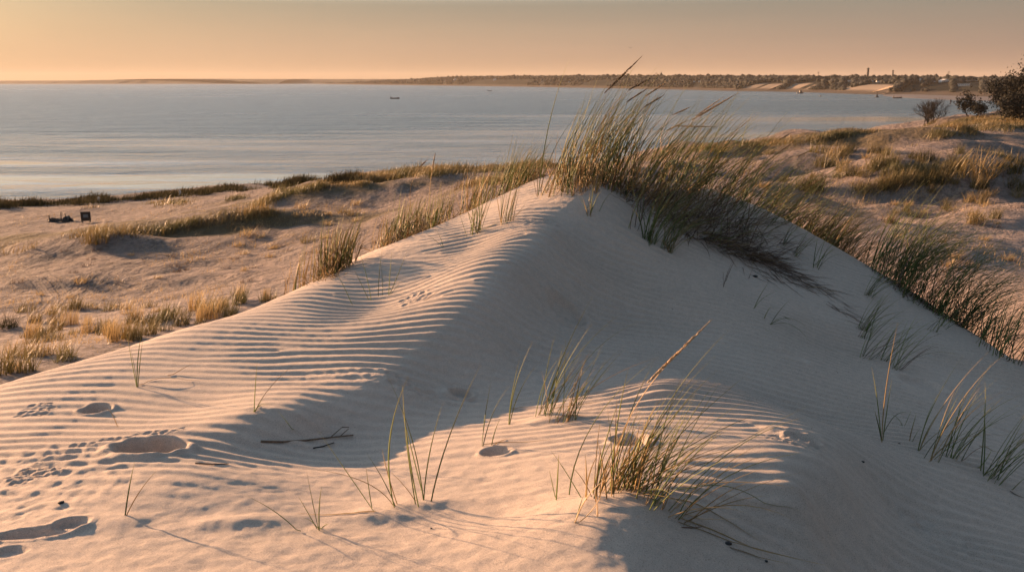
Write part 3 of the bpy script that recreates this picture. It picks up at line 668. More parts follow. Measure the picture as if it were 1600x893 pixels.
# main foreground clump
c = Clump('large foreground clump of windswept blades with one tall straw seed spike', at(985,775))
c.head(1009,600,1109,502, Y=at(960,766)[1], kind='straw', thick=.011, stem=at(957,765)[:2], seed=3)
c.px([(981,758,1030,620,1138,516),(989,762,1020,640,1118,556),(985,758,1037,650,1122,577),(1021,778,1050,680,1122,593),(1013,806,1050,690,1166,625),(1013,798,1110,710,1259,635),(1058,816,1118,726,1256,706),(1061,806,1085,750,1138,716),
      (1061,760,1140,742,1243,762,'dry'),(1058,765,1160,725,1247,838),(1073,812,1110,812,1159,809,'straw'),(949,764,980,775,1013,794,'straw'),(1021,785,1110,835,1195,852,'dry'),(1060,815,1130,850,1292,882,'dry'),
      (910,786,885,735,860,702),(869,782,872,745,873,708),(869,780,862,750,858,733),(889,775,898,650,1030,557),(897,820,915,760,960,742,'straw'),(897,820,930,800,940,770,'straw'),(898,818,905,790,912,772),(933,812,935,790,930,768,'straw'),
      (1013,806,1060,700,1160,655),(990,760,1060,670,1170,582),(985,765,1060,690,1200,640),(975,765,1020,680,1090,610),(965,765,990,680,1060,600),(960,768,975,690,1010,640)], 'green', .0043)
c.fan(85, XY((940,780),(965,765),(985,762),(1000,775),(1015,795)), (.055,.05), (.22,.52), (2,40), (5,35), (5,55), .0042, (('green',.55),('dry',.4),('straw',.05)))
c.fan(26, XY((935,790),(960,772)), (.06,.05), (.15,.34), (0,25), (0,80), (5,40), .004, (('dry',.7),('green',.3)))
c.fan(24, XY((985,775),(1058,812)), (.06,.05), (.3,.62), (30,65), (0,30), (10,50), .004, (('dry',.8),('green',.2))); c.done()
c = Clump('fan of tall slender blades behind the large foreground clump', at(870,658))
c.px([(849,656,870,560,929,457),(850,656,880,560,966,492),(869,661,900,540,1003,500),(869,661,920,590,1030,557,'dry'),(849,655,860,600,905,520),(851,655,872,580,925,505),(889,658,910,620,948,560),(869,660,890,600,945,545)], w=.004)
c.fan(30, XY((849,656),(869,661),(890,658)), (.04,.04), (.25,.5), (3,35), (5,35), (5,40), .0038, (('green',.65),('dry',.35)))
c.px([(862,640,925,635,940,678,'dry'),(880,658,900,648,918,652,'dry')], w=.004); c.done()
c = Clump('pair of thin stems left of the tall slender fan', at(795,663)); c.px([(795,663,798,600,834,530),(796,662,805,610,838,570),(795,662,797,620,812,560),(795,640,815,632,842,636,'dry')], w=.0036); c.done()
c = Clump('low sprig beside a small hollow in the centre foreground', at(753,699)); c.px([(753,699,756,650,768,592),(754,698,765,640,796,602),(768,698,771,675,782,652),(755,697,800,680,872,705,'dry'),(770,700,780,690,800,706,'dry')], w=.0038); c.done()
c = Clump('long fallen blades lying across the shaded lower right sand', at(1105,852), name='fallen_grass_blades'); c.px([(1060,820,1150,850,1300,885),(1065,828,1090,845,1098,852,'old'),(1140,857,1180,868,1240,882,'dry')], 'dry', .0038); c.done()

# --- the great tufts of the summit
SX = .0062
c = Clump('tallest tuft of backlit grass on the summit leaning right over the sea', at(925,285))
c.fan(210, XYY((890,7.9),(915,8.1),(945,8.2),(965,8.4)), (.30,.30), (.65,1.25), (4,34), (2,26), (8,50), .0064, (('green',.72),('dry',.28)))
c.fan(130, XYY((885,7.8),(910,8.0),(950,8.1),(975,8.3)), (.30,.25), (.22,.6), (3,45), (0,70), (10,70), .005, (('dry',.7),('green',.15),('straw',.15)))
c.fan(80, XYY((950,8.2),(975,8.3)), (.3,.25), (.2,.45), (10,70), (0,90), (20,90), .005, (('old',.9),('dry',.1)))
yy = 8.2
for k, h in enumerate([(944,146,1001,90),(981,141,1014,124),(978,160,1012,138),(1008,151,1043,127),(1005,168,1037,149)]):
    c.head(*h, Y=yy, kind='brown' if k != 3 else 'straw', thick=.020 if k == 0 else .016, stem=atY(905+k*14, yy)[:2], seed=k)
c.done()
c = Clump('narrow fringe of pale stems at the left foot of the summit tuft', at(880,285)); c.fan(70, XYY((872,7.8),(890,7.7),(905,7.7)), (.16,.15), (.25,.75), (2,22), (10,50), (4,35), .0048, (('dry',.65),('green',.3),('straw',.05))); c.done()
c = Clump('thin sprig at the brink of the summit below the tallest tuft', at(905,315)); c.fan(16, XY((893,305),(932,300)), (.06,.05), (.3,.5), (2,20), (0,60), (4,30), .0048, (('dry',.6),('green',.4))); c.done()
c = Clump('dense windblown tuft right of the tallest one with golden spikes', atY(1050,8.4))
c.fan(230, XYY((1005,8.3),(1040,8.5),(1075,8.6),(1110,8.8)), (.32,.35), (.6,1.25), (12,46), (0,24), (12,52), .0064, (('green',.7),('dry',.3)))
c.fan(150, XYY((1000,8.1),(1040,8.2),(1080,8.3)), (.35,.3), (.3,.6), (10,60), (0,60), (10,80), .0052, (('dry',.5),('old',.5)))
yy = 8.6
for k, h in enumerate([(1080,188,1152,146),(1086,182,1130,152),(1050,180,1079,167),(1055,197,1118,198),(1040,205,1075,188)]):
    c.head(*h, Y=yy, kind='straw', thick=.021 if k == 0 else .014, stem=atY(1030+k*12, yy)[:2], seed=10+k)
c.done()
c = Clump('dark matted thatch of dead grass hanging down the shaded side of the summit', atY(1120,8.3))
c.fan(480, XYY((1020,8.0),(1060,8.0),(1100,8.0),(1135,8.0),(1165,8.1)), (.36,.32), (.25,.7), (20,80), (-25,55), (20,80), .005, (('old',.8),('dry',.08),('green',.12)))
c.fan(210, XYY((1080,7.9),(1130,7.8),(1170,7.8),(1195,7.75)), (.22,.16), (.22,.45), (50,88), (-40,35), (20,70), .0048, (('old',.85),('dry',.15)))
c.fan(90, XYY((1100,8.5),(1150,8.6)), (.35,.3), (.5,1.0), (25,60), (0,25), (10,55), .006, (('green',.75),('dry',.25))); c.done()
c = Clump('arching dark green tuft reaching right beyond the matted thatch', atY(1180,8.8))
c.fan(80, XYY((1170,8.6),(1205,8.9)), (.3,.3), (.6,1.1), (30,62), (0,30), (10,50), .006, (('green',.7),('old',.2),('dry',.1)))
for k, h in enumerate([(1216,219,1236,208),(1214,240,1240,222),(1245,245,1268,235)]): c.head(*h, Y=8.9, kind='brown', thick=.011, stem=atY(1150+15*k, 8.9)[:2], seed=20+k)
c.done()
c = Clump('trailing roots and dead stems matted along the shaded slope below the thatch', at(1215,415), name='matted_debris')
for px_, py_, n_ in [(1175,395,70),(1200,405,80),(1225,425,80),(1250,440,60),(1270,452,40),(1290,470,14),(1310,480,10),(1190,428,20),(1330,500,8),(1210,435,20)]:
    c.fan(int(n_*.45), XY((px_,py_)), (.18,.12), (.12,.4), (78,97), (-38,34), (-6,12), .0042, (('old',.95),('dry',.05)))
c.done()
for k, (px_, Y_, n_, lab) in enumerate([(1185,10.2,130,'golden tuft rising behind the ridge just right of the matted thatch'),(1225,10.4,170,'bushy golden green tuft leaning right behind the shaded ridge'),(1262,10.2,200,'broad sunlit tuft in the middle of the golden ridge grass'),(1298,9.9,190,'sunlit tuft spilling over at the right end of the golden ridge grass'),(1328,9.5,50,'thin low tuft where the golden ridge grass ends')]):
    c = Clump(lab, atY(px_, Y_), 'golden tufts behind the shaded ridge'); c.fan(n_, XYY((px_,Y_),(px_-12,Y_-.2),(px_+10,Y_+.1)), (.28,.25), (.6,1.1), (15,55), (0,34), (10,60), .0066, (('gold',.45),('green',.35),('dry',.2))); c.done()
c = Clump('big dark tuft bending right on the skyline of the shaded flank', atY(1405,8.1)); c.fan(230, XYY((1388,8.4),(1400,8.2),(1425,8.0),(1440,7.8)), (.2,.2), (.65,1.2), (5,48), (0,30), (35,95), .0066, (('green',.85),('dry',.05),('old',.1)))
c.fan(80, XYY((1410,8.0),(1440,7.8),(1455,7.7)), (.2,.15), (.2,.45), (20,80), (0,60), (10,60), .0055, (('old',.7),('green',.3))); c.done()
c = Clump('arching tuft next right of the big dark skyline tuft', atY(1490,7.6)); c.fan(130, XYY((1485,7.7),(1490,7.6),(1510,7.5)), (.2,.18), (.6,1.1), (10,50), (0,30), (35,95), .0064, (('green',.7),('dry',.15),('gold',.15)))
c.fan(50, XYY((1490,7.6),(1515,7.4)), (.2,.15), (.2,.4), (20,80), (0,60), (10,60), .0055, (('old',.6),('green',.4))); c.done()
c = Clump('tangled brown tuft low on the skyline near the right edge', atY(1535,7.5)); c.fan(110, XYY((1535,7.5),(1550,7.3),(1540,7.8)), (.22,.2), (.4,.85), (15,60), (0,40), (30,90), .0062, (('gold',.35),('old',.3),('green',.35))); c.done()
c = Clump('upright dark sprigs on the crest at the right edge', atY(1575,6.9)); c.fan(45, XYY((1565,6.9),(1590,6.7),(1605,6.6)), (.12,.1), (.4,.7), (3,35), (0,40), (5,45), .006, (('green',.8),('old',.2))); c.done()
# --- tufts along the lit left skyline
c = Clump('golden brown tuft standing on the left skyline of the dune', at(515,428)); c.fan(150, XYY((505,6.7),(520,6.8),(533,6.9)), (.10,.12), (.28,.55), (2,25), (10,50), (4,35), .0052, (('gold',.35),('green',.3),('dry',.35)))
c.fan(120, XYY((500,6.5),(515,6.7),(528,6.8)), (.14,.12), (.12,.3), (10,70), (180,80), (10,60), .0052, (('dry',1),)); c.done()
c = Clump('sparse tuft of thin stems left of the golden brown skyline tuft', atY(460,6.9)); c.fan(26, XYY((452,6.9),(468,7.0)), (.10,.1), (.25,.5), (2,18), (0,60), (2,25), .0045, (('dry',.6),('green',.4))); c.done()
c = Clump('wide green tuft on the left skyline midway up the dune', atY(630,8.0)); c.fan(230, XYY((602,7.6),(620,7.8),(640,8.0),(660,8.2),(680,8.4)), (.14,.18), (.28,.52), (2,28), (5,50), (4,45), .0055, (('green',.5),('gold',.2),('dry',.3)))
c.fan(100, XYY((598,7.4),(625,7.6),(655,7.9)), (.14,.12), (.12,.3), (10,70), (90,90), (10,60), .0052, (('dry',.8),('old',.2))); c.done()
c = Clump('low dry tuft between the wide green tuft and the summit', atY(700,8.3)); c.fan(70, XYY((690,8.3),(715,8.4)), (.2,.15), (.12,.3), (15,75), (0,90), (10,60), .005, (('dry',.7),('old',.3))); c.done()
c = Clump('sprig with bright yellow stems on the skyline left of the summit', atY(738,8.5)); c.fan(60, XYY((732,8.4),(745,8.6)), (.10,.12), (.3,.62), (2,26), (10,60), (4,35), .0048, (('green',.4),('dry',.5),('straw',.1)))
for k, h in enumerate([(675,266,680,240),(655,262,668,249)]): c.head(*h, Y=8.7, kind='brown', thick=.012, stem=atY(672-8*k, 8.7)[:2], seed=30+k)
c.done()
c = Clump('tall green tuft bending right in front of the sea left of the summit', atY(800,8.9)); c.fan(150, XYY((785,8.7),(800,8.9),(815,9.0)), (.16,.16), (.4,.70), (6,35), (5,30), (8,50), .005, (('green',.6),('dry',.4)))
c.fan(60, XYY((780,8.6),(810,8.9)), (.2,.15), (.15,.35), (10,70), (0,80), (10,60), .005, (('dry',.7),('old',.3))); c.done()
c = Clump('dark low tuft tucked against the foot of the summit grass', atY(845,9.0)); c.fan(130, XYY((828,9.0),(850,9.1),(862,9.0)), (.22,.18), (.2,.42), (10,60), (0,60), (10,60), .0052, (('old',.4),('dry',.4),('green',.2))); c.done()
# ------------------------------------------------------------------ tufts out in the hollows: a few kinds, copied
def ribbons(n, b, az, l0, bend, L, w, s=4):
    Pn, q = lean_lines(b, az, l0, bend, L, s)
    a = rng.uniform(0, 2*pi, n); sd = np.stack([np.cos(a), np.sin(a), a*0], 1)[:, None]
    wd = (w[:, None]/2*(1-.9*q[None]**1.6))[..., None]
    V = np.stack([Pn-sd*wd, Pn+sd*wd], 2); idx = np.arange(n*s*2).reshape(n, s, 2)
    F = np.stack([idx[:, :-1, 0], idx[:, :-1, 1], idx[:, 1:, 1], idx[:, 1:, 0]], -1).reshape(-1, 4)
    return V.reshape(-1, 3), F, np.broadcast_to(q[None, :, None], (n, s, 2)).reshape(-1), np.repeat(rng.uniform(0, 1, n), s*2)
def far_tuft(n, rad, L, lean, w, azs=60, flat=.6):
    r = np.sqrt(rng.uniform(0, 1, n))*rad; a = rng.uniform(0, 2*pi, n)
    b = np.stack([r*np.cos(a), r*np.sin(a), -.02+0*r], 1)
    return ribbons(n, b, np.radians(rng.normal(5, azs, n)), np.radians(rng.uniform(2, lean, n)), np.radians(rng.uniform(5, 60, n)), rng.uniform(L*.45, L, n), w*rng.uniform(.7, 1.2, n))
KINDS = []
for k, (n, rad, L, lean, w, kind) in enumerate([(90,.16,.5,35,.012,'gold'),(70,.22,.38,50,.012,'gold'),(120,.26,.55,40,.013,'reed'),(60,.15,.3,60,.012,'dry'),(150,.34,.62,40,.014,'gold'),(50,.2,.22,70,.013,'old'),(80,.14,.6,22,.010,'dry')]):
    V, F, t, v = far_tuft(n, rad, L, lean, w)
    o = mesh_np('dune_grass_tuft', V, F, None, M[kind], None, {'t': t, 'v': v}); KINDS.append(o)
used = [False]*len(KINDS)
def put_tuft(k, loc, scale, label, group):
    o = KINDS[k] if not used[k] else KINDS[k].copy()
    if used[k]: C.objects.link(o)
    used[k] = True
    o.location = loc; o.rotation_euler = (0, 0, random.uniform(-.6, .6)); o.scale = (scale*random.uniform(.85, 1.25),)*2+(scale,)
    o.name = 'dune_grass_tuft'; tag(o, label, 'grass tuft', group)
named = [(150,378,4,1.25,'dark bushy tuft on top of the nearest left hollow mound'),(40,488,1,1.1,'round tuft at the left edge beside the tyre tracks'),(115,482,0,.9,'tuft between the two pairs of tyre tracks'),(125,442,3,1.1,'lone dry tuft above the tyre tracks'),
 (10,512,2,.8,'green tuft cut by the left edge of the picture'),(40,580,0,1.0,'leaning tuft low at the left edge where the dune begins'),(385,368,3,1.2,'brown tuft on the bank behind the left skyline'),(440,300,1,1.5,'tuft on the brow of the sandy knoll left of centre'),
 (470,325,3,1.3,'reddish tuft on the shaded side of the sandy knoll'),(555,320,3,1.2,'brownish tuft right of the sandy knoll'),(1440,335,3,1.0,'reddish tuft at the edge of the bright bank on the right'),(1520,350,0,.9,'golden tuft above the trampled sand on the right'),
 (1270,300,2,1.6,'dark green tuft in front of the right hand hollow'),(1520,275,4,1.7,'large golden tuft crowning the right hand mound'),(1575,270,2,1.5,'dark tuft behind the crown of the right hand mound')]
for px_, py_, k, s_, lab in named:
    p = zc(px_, py_)[0]
    if np.isfinite(p[0]): put_tuft(k, tuple(p), s_*(1 if p[1] < 30 else 1.2), lab, None)
# (px range, py range, count, kinds, scale, label, group)
areas = [((200,420),(470,500),26,(0,1,6,0),.85,'golden tuft of the thick band just beyond the lit slope','band of tufts beyond the lit slope'),
 ((40,330),(500,535),34,(0,1,6,0),.72,'straw coloured tuft of the loose band across the left hollow','loose band of tufts in the left hollow'),
 ((70,270),(478,492),12,(1,3),.8,'small dry tuft in the row beside the tyre tracks','row of small tufts by the tyre tracks'),
 ((0,120),(555,592),10,(1,3,0),.9,'low tuft in the lower left corner of the hollow','low tufts in the corner of the hollow'),
 ((0,520),(385,470),26,(3,5,5),.8,'tiny scattered tuft on the pale flat of the left hollow','tiny tufts on the left flat'),
 ((350,600),(330,400),22,(3,5,1),1.0,'small brown tuft on the shaded slopes behind the dune','brown tufts behind the dune'),
 ((1330,1600),(235,300),30,(0,4,1,2,5),1.0,'golden tuft on the right hand mound','tufts on the right hand mound'),
 ((1340,1600),(300,350),22,(1,3,5,0),.8,'small tuft on the bright bank below the right hand mound','tufts on the bright bank'),
 ((1180,1400),(235,300),34,(2,4,1,3,5),1.1,'tuft in the hollow behind the golden ridge grass','tufts in the hollow behind the ridge'),
 ((1440,1600),(340,440),12,(3,5),.6,'tiny tuft on the trampled sand at the right','tiny tufts on the trampled sand')]
for (x0, x1), (y0, y1), n, ks, s_, lab, grp in areas:
    for i in range(n):
        u = random.random(); px_ = x0+(x1-x0)*u; py_ = random.uniform(y0, y1)
        if lab.startswith('golden tuft of the thick'): py_ = 512-(px_-200)*.2+random.uniform(-10, 14)
        p = zc(px_, py_)[0]
        if np.isfinite(p[0]) and p[1] > 8.8: put_tuft(random.choice(ks), tuple(p), s_*random.uniform(.65, 1.3), lab, grp)
for k, o in enumerate(KINDS):
    if not used[k]: bpy.data.objects.remove(o)

# ------------------------------------------------------------------ grass nobody could count: crests, banks and the shoreline belt
def belt(name, label, strips, kinds, L, w, per=9):
    """strips: ([(px, py), ...] along the foot of the grass, half depth in pixels, number of tufts)"""
    pts = []
    for line, dep, n in strips:
        line = np.array(line, float); q = rng.uniform(0, 1, n)*(len(line)-1); i = q.astype(int).clip(0, len(line)-2); f = (q-i)[:, None]
        p = line[i]*(1-f)+line[i+1]*f; p[:, 1] += rng.normal(0, 1, n)*dep*.55
        pts.append(cast(Z, p[:, 0], p[:, 1]))
    pts = np.concatenate(pts); pts = pts[np.isfinite(pts[:, 0]) & (pts[:, 1] > 11) & (pts[:, 2] > SEA-.02)]
    ok = fbm(pts[:, 0]/4, pts[:, 1]/4, 77, 2) > (-.15 if name != 'headland_grass' else .0); pts = pts[ok]
    n = len(pts); b = np.repeat(pts, per, 0); d = b[:, 1:2]*.0035+.06
    b[:, :2] += rng.normal(0, 1, (n*per, 2))*d; b[:, 2] = zat(b[:, 0], b[:, 1])-.02
    m = n*per; Ls = np.repeat(rng.uniform(.35, 1.2, n)*(.75+.5*fbm(pts[:, 0]/1.5, pts[:, 1]/1.5, 78, 2)), per)*rng.uniform(.5, 1, m)*L
    V, F, t, v = ribbons(m, b, np.radians(rng.normal(5, 60, m)), np.radians(rng.uniform(2, 38, m)), np.radians(rng.uniform(5, 60, m)), Ls, w*rng.uniform(.7, 1.3, m)*np.clip(b[:, 1]/40, .6, 2), 4)
    o = mesh_np(name, V, F, None, M[kinds], None, {'t': t, 'v': v}); tag(o, label, 'dune grass', None, 'stuff')
belt('shoreline_reeds', 'dark belt of reeds along the waterline on the left', [([(-60,326),(0,321),(150,314),(300,302),(420,292),(480,286),(560,280)], 3.5, 3800)], 'reed', .6, .03)
belt('bank_grass', 'golden grass along the brow of the left banks', [([(-40,402),(0,392),(60,384),(110,374),(170,366),(250,362),(300,352),(380,340),(430,332)], 6, 620), ([(400,322),(440,303),(500,291),(580,284)], 5, 520), ([(230,318),(300,318)],3,60),([(130,327),(150,326)],2,50),([(350,312),(380,310)],2,40)], 'gold', .55, .02)
belt('crest_grass', 'grass thick on the far crests left of the summit', [([(560,284),(620,276),(680,268),(750,262),(800,258),(860,256)], 7, 1700), ([(560,300),(640,290)], 5, 200), ([(720,285),(840,280)], 8, 500)], 'gold', .6, .02)
belt('headland_grass', 'rough golden grass covering the low headland on the right', [([(1080,240),(1150,228),(1250,220),(1330,212),(1400,207),(1440,203)], 4, 1700), ([(1380,220),(1450,208),(1500,200),(1560,196),(1610,192)], 9, 1700), ([(1440,200),(1500,192),(1560,186),(1610,184)], 6, 800),
   ([(1180,262),(1260,250),(1330,240)], 7, 260), ([(1400,275),(1450,262),(1500,250),(1560,250),(1610,262)], 10, 330),([(1340,300),(1400,290),(1450,275),(1500,262)], 7, 330),([(1540,290),(1610,300)], 10, 220)], 'gold', .6, .022)
belt('sparse_grass', 'sparse thin dune grass and dry stalks over the sandy flats', [([(0,420),(250,405),(520,370)], 26, 420), ([(0,480),(350,455)], 22, 300), ([(0,540),(200,520)], 22, 160), ([(380,345),(600,330)], 18, 200), ([(0,350),(400,325)], 12, 160), ([(1200,280),(1600,330)], 28, 420), ([(1400,400),(1600,400)], 30, 70), ([(1360,350),(1600,370)], 14, 120)], 'dry', .2, .016, 7)
# ------------------------------------------------------------------ small mesh helpers
import bmesh
def bm_obj(name, bm, m, parent=None, smooth=False):
    me = bpy.data.meshes.new(name); bm.normal_update(); bm.to_mesh(me); bm.free()
    if smooth:
        for p in me.polygons: p.use_smooth = True
    me.materials.append(m); o = bpy.data.objects.new(name, me); C.objects.link(o)
    if parent: o.parent = parent
    return o
from mathutils import Matrix, Vector
def box(bm, c, s, rot=0, top=1.0, bevel=0):
    r = bmesh.ops.create_cube(bm, size=1); vs = r['verts']
    for v in vs:
        f = top if v.co.z > 0 else 1
        v.co = Vector((v.co.x*s[0]*f, v.co.y*s[1]*f, v.co.z*s[2]))
        v.co = Matrix.Rotation(rot, 3, 'Z') @ v.co + Vector(c)
    return vs
def lathe(bm, prof, c=(0, 0, 0), n=12):
    rings = [[bm.verts.new((c[0]+r*cos(2*pi*k/n), c[1]+r*sin(2*pi*k/n), c[2]+z)) for k in range(n)] for r, z in prof]
    for a, b in zip(rings, rings[1:]):
        for k in range(n): bm.faces.new((a[k], a[(k+1) % n], b[(k+1) % n], b[k]))
    bm.faces.new(rings[0][::-1]); bm.faces.new(rings[-1])
def rod(bm, a, b, r0, r1=None, n=6):
    a = Vector(a); b = Vector(b); r1 = r0 if r1 is None else r1; d = (b-a).normalized(); u = d.orthogonal().normalized(); v = d.cross(u)
    A = [bm.verts.new(a+(u*cos(2*pi*k/n)+v*sin(2*pi*k/n))*r0) for k in range(n)]; B = [bm.verts.new(b+(u*cos(2*pi*k/n)+v*sin(2*pi*k/n))*r1) for k in range(n)]
    for k in range(n): bm.faces.new((A[k], A[(k+1) % n], B[(k+1) % n], B[k]))
    bm.faces.new(A[::-1]); bm.faces.new(B)
M['white'] = plain('white_render', (.78, .74, .68), .8, .06, .3); M['roof'] = plain('dark_roof', (.10, .07, .06), .8, .2, .3); M['glass'] = plain('window_dark', (.03, .035, .04), .2, .1)
M['black'] = plain('tarred_black', (.015, .016, .018), .6, .3); M['bark'] = plain('bark', (.03, .023, .018), .9, .3, 4, .02); M['twig'] = plain('dry_wood', (.16, .11, .075), .85, .45, 40, .002)
M['tower'] = plain('tower_brick', (.07, .06, .055), .9, .15, .2); M['steel'] = plain('steel_grey', (.12, .12, .12), .5, .1); M['hull'] = plain('hull_dark', (.03, .03, .035), .5, .2)
M['leaf'] = plain('dark_foliage', (.016, .015, .009), .9, .45, 1.5); M['forest'] = plain('pine_wood', (.010, .011, .007), .9, .5, .02); M['board'] = plain('board_blue_grey', (.10, .14, .17), .5, .15); M['skin'] = plain('skin', (.4, .25, .18), .6, .1); M['cloth'] = plain('dark_cloth', (.03, .03, .04), .9, .2)

# --- twigs lying in the trough and crumbs of debris on the sand
def lying(name, label, pts, r, m, cat, kids=()):
    ps = [Vector(at(*p))+Vector((0, 0, r*1.1)) for p in pts]; o = ps[0].copy(); bm = bmesh.new()
    for i in range(len(ps)-1): rod(bm, ps[i]-o, ps[i+1]-o, r*(1-.5*i/len(ps)), r*(1-.5*(i+1)/len(ps)), 7)
    ob = bm_obj(name, bm, m, None, True); ob.location = o; tag(ob, label, cat)
    for k in kids:
        q = [Vector(at(*p))+Vector((0, 0, r+p2)) for p, p2 in k]; bm = bmesh.new()
        for i in range(len(q)-1): rod(bm, q[i]-o, q[i+1]-o, r*.45, r*.3, 5)
        bm_obj('side_twig', bm, m, ob, True)
    return ob
lying('twig', 'long forked pale brown twig lying across the shaded trough', [(408,692),(440,690),(480,689),(510,686),(552,682)], .0052, M['twig'], 'twig', [[((515,686),0),((535,676),.02),((546,680),.03)],[((530,684),0),((545,676),.014)]])
lying('twig', 'short black twig just under the forked pale one', [(490,701),(505,698),(522,693)], .0036, M['black'], 'twig')
lying('twig', 'thin dark splinter right of the large footprint', [(305,724),(330,725),(357,726)], .0032, M['twig'], 'twig')
for px_, py_, r, lab in [(96,786,.010,'black seed sized clod beside the left footprints'),(1138,852,.010,'black clod on the shaded sand under the fallen blades'),(1197,878,.006,'smaller black crumb at the bottom edge of the shade'),(1045,738,.007,'dark crumb on the lit ripples right of the large clump'),(1348,722,.008,'dark crumb on the lower shaded ripples'),(1405,695,.007,'dark crumb beside the pale tipped sprig'),(1180,433,.02,'flat dark bark flake by the debris streak'),(674,827,.004,'tiny crumb below the tall open sprig')]:
    bm = bmesh.new(); bmesh.ops.create_icosphere(bm, subdivisions=2, radius=r)
    for v in bm.verts: v.co *= 1+.35*math.sin(v.co.x*900+v.co.y*700)*.5+random.uniform(-.15, .15); v.co.z *= .55
    o = bm_obj('sand_clod', bm, M['black'], None, True); p = at(px_, py_); o.location = (p[0], p[1], p[2]+r*.3); tag(o, lab, 'clod')

# --- gear heap and board on the beach
p = zc(93, 347)[0]; s_ = p[1]/50
s_ *= .78; g = empty('gear_heap', tuple(p), 'low dark heap of poles and bags lying on the beach', 'gear heap')
bm = bmesh.new(); 
for c_, s2, r_ in [((-.55,0,.12),(.5,.4,.24),.2),((-.1,.05,.14),(.6,.4,.22),-.15),((.55,0,.22),(.55,.5,.44),.1),((.8,.1,.12),(.35,.4,.24),.4)]: box(bm, Vector(c_)*s_, [a*s_ for a in s2], r_, .6)
bmesh.ops.subdivide_edges(bm, edges=bm.edges[:], cuts=2, use_grid_fill=True)
for v in bm.verts: v.co += Vector((random.uniform(-.03, .03), random.uniform(-.03, .03), random.uniform(-.03, .03)))
bm_obj('bag_pile', bm, M['black'], g)
for a, b in [((-.75,0,.1),(-.7,0,.5)),((.15,0,.2),(.18,0,.75)),((.5,0,.3),(.46,0,.62)),((-.6,.1,.3),(.3,-.1,.16)),((-.9,.1,.12),(-.3,0,.3))]:
    bm = bmesh.new(); rod(bm, Vector(a)*s_, Vector(b)*s_, .035*s_); bm_obj('pole', bm, M['black'], g)
s_ /= .78; p = zc(135, 348)[0]; g = empty('notice_board', tuple(p), 'small square dark board with a pale patch standing on the beach', 'notice board', rz=.25)
bm = bmesh.new(); box(bm, (0,0,.36*s_), (.50*s_,.05,.52*s_)); box(bm, (-.2*s_,.0,.05*s_), (.05*s_,.04,.14*s_)); box(bm, (.2*s_,.0,.05*s_), (.05*s_,.04,.14*s_)); bm_obj('board', bm, M['black'], g)
bm = bmesh.new(); box(bm, (.0,-.032,.38*s_), (.24*s_,.012,.17*s_)); bm_obj('pale_patch', bm, M['board'], g)
for px_, py_, lab in [(281,303,'white marker post by the reeds, the right of two'),(155,314,'white marker post by the reeds, the left of two')]:
    p = zc(px_, py_+2)[0]; bm = bmesh.new(); lathe(bm, [(.09,0),(.09,.28),(.06,.34),(.02,.36)]); o = bm_obj('marker_post', bm, M['white']); o.location = p; tag(o, lab, 'post', 'marker posts')

# --- boats, buoy, wading people
def sea_at(px, py):
    a, b = ray(px, py); Y = SEA/float(b); return (float(a)*Y, Y, SEA)
def boat(px, py, L, label, rz, people=1, cabin=False):
    g = empty('fishing_boat', sea_at(px, py), label, 'boat', None, rz); bm = bmesh.new(); n = 13; rows = []
    for i in range(n):
        t = i/(n-1); xx = (t-.5)*L; wd = L*.16*math.sin(pi*min(1, .18+t*.9))**.6*(1-t**5*.96); sh = L*.10+L*.06*t*t
        rows.append([bm.verts.new(q) for q in ((xx, -wd, sh), (xx, -wd*.7, -.05*L), (xx, wd*.7, -.05*L), (xx, wd, sh), (xx, wd*.8, sh*.6), (xx, -wd*.8, sh*.6))])
    for a, b in zip(rows, rows[1:]):
        for k in range(6): bm.faces.new((a[k], a[(k+1) % 6], b[(k+1) % 6], b[k]))
    bm.faces.new(rows[0]); bm.faces.new(rows[-1][::-1]); bmesh.ops.recalc_face_normals(bm, faces=bm.faces[:]); bm_obj('hull', bm, M['hull'], g)
    if cabin:
        bm = bmesh.new(); box(bm, (.05*L,0,L*.26), (L*.3,L*.2,L*.26), 0, .9); bm_obj('cabin', bm, M['hull'], g)
        bm = bmesh.new(); rod(bm, (-.1*L,0,L*.1), (-.1*L,0,L*.62), L*.012); bm_obj('mast', bm, M['steel'], g)
    else:
        bm = bmesh.new(); box(bm, (-.42*L,0,L*.2), (L*.07,L*.09,L*.22), 0, .8); bm_obj('outboard_motor', bm, M['black'], g)
    return g
boat(617,154.5,4.4,'small open boat alone on the bay left of centre',.1)
boat(1250,146,5.0,'small cabin boat off the far bluffs',.2,cabin=True)
boat(765,142.5,3.8,'tiny distant boat near the wooded shore left of the summit grass',0)
boat(1402,153.5,4.5,'low boat drawn up beside the far sand spit',.0)
def figure(px, py, h, label, onsea=True, fz=0):
    """a person standing far off"""
    x_, y_, z_ = sea_at(px, py); g = empty('person', (x_, y_, z_+fz), label, 'person'); s = h/1.75
    bm = bmesh.new()
    prof = [(.13,.0),(.14,.45),(.17,.85),(.16,1.0),(.20,1.25),(.21,1.40),(.10,1.48),(.06,1.52),(.09,1.58),(.105,1.66),(.08,1.73),(.02,1.76)]
    lathe(bm, [(r*s, z*s) for r, z in prof], n=10); 
    for sgn in (-1, 1): rod(bm, (sgn*.20*s,0,1.38*s), (sgn*.27*s,0,.82*s), .05*s, .035*s)
    bm_obj('body', bm, M['cloth'], g, True)
figure(1485,163,1.9,'dark figure wading off the headland near the trees')
g = empty('channel_buoy', sea_at(1370,152), 'dark channel buoy off the far sand spit', 'buoy'); bm = bmesh.new(); lathe(bm, [(.3,-.3),(.95,-.1),(1.0,.35),(.45,.6),(.28,1.6),(.1,1.8)]); bm_obj('float', bm, M['black'], g, True)
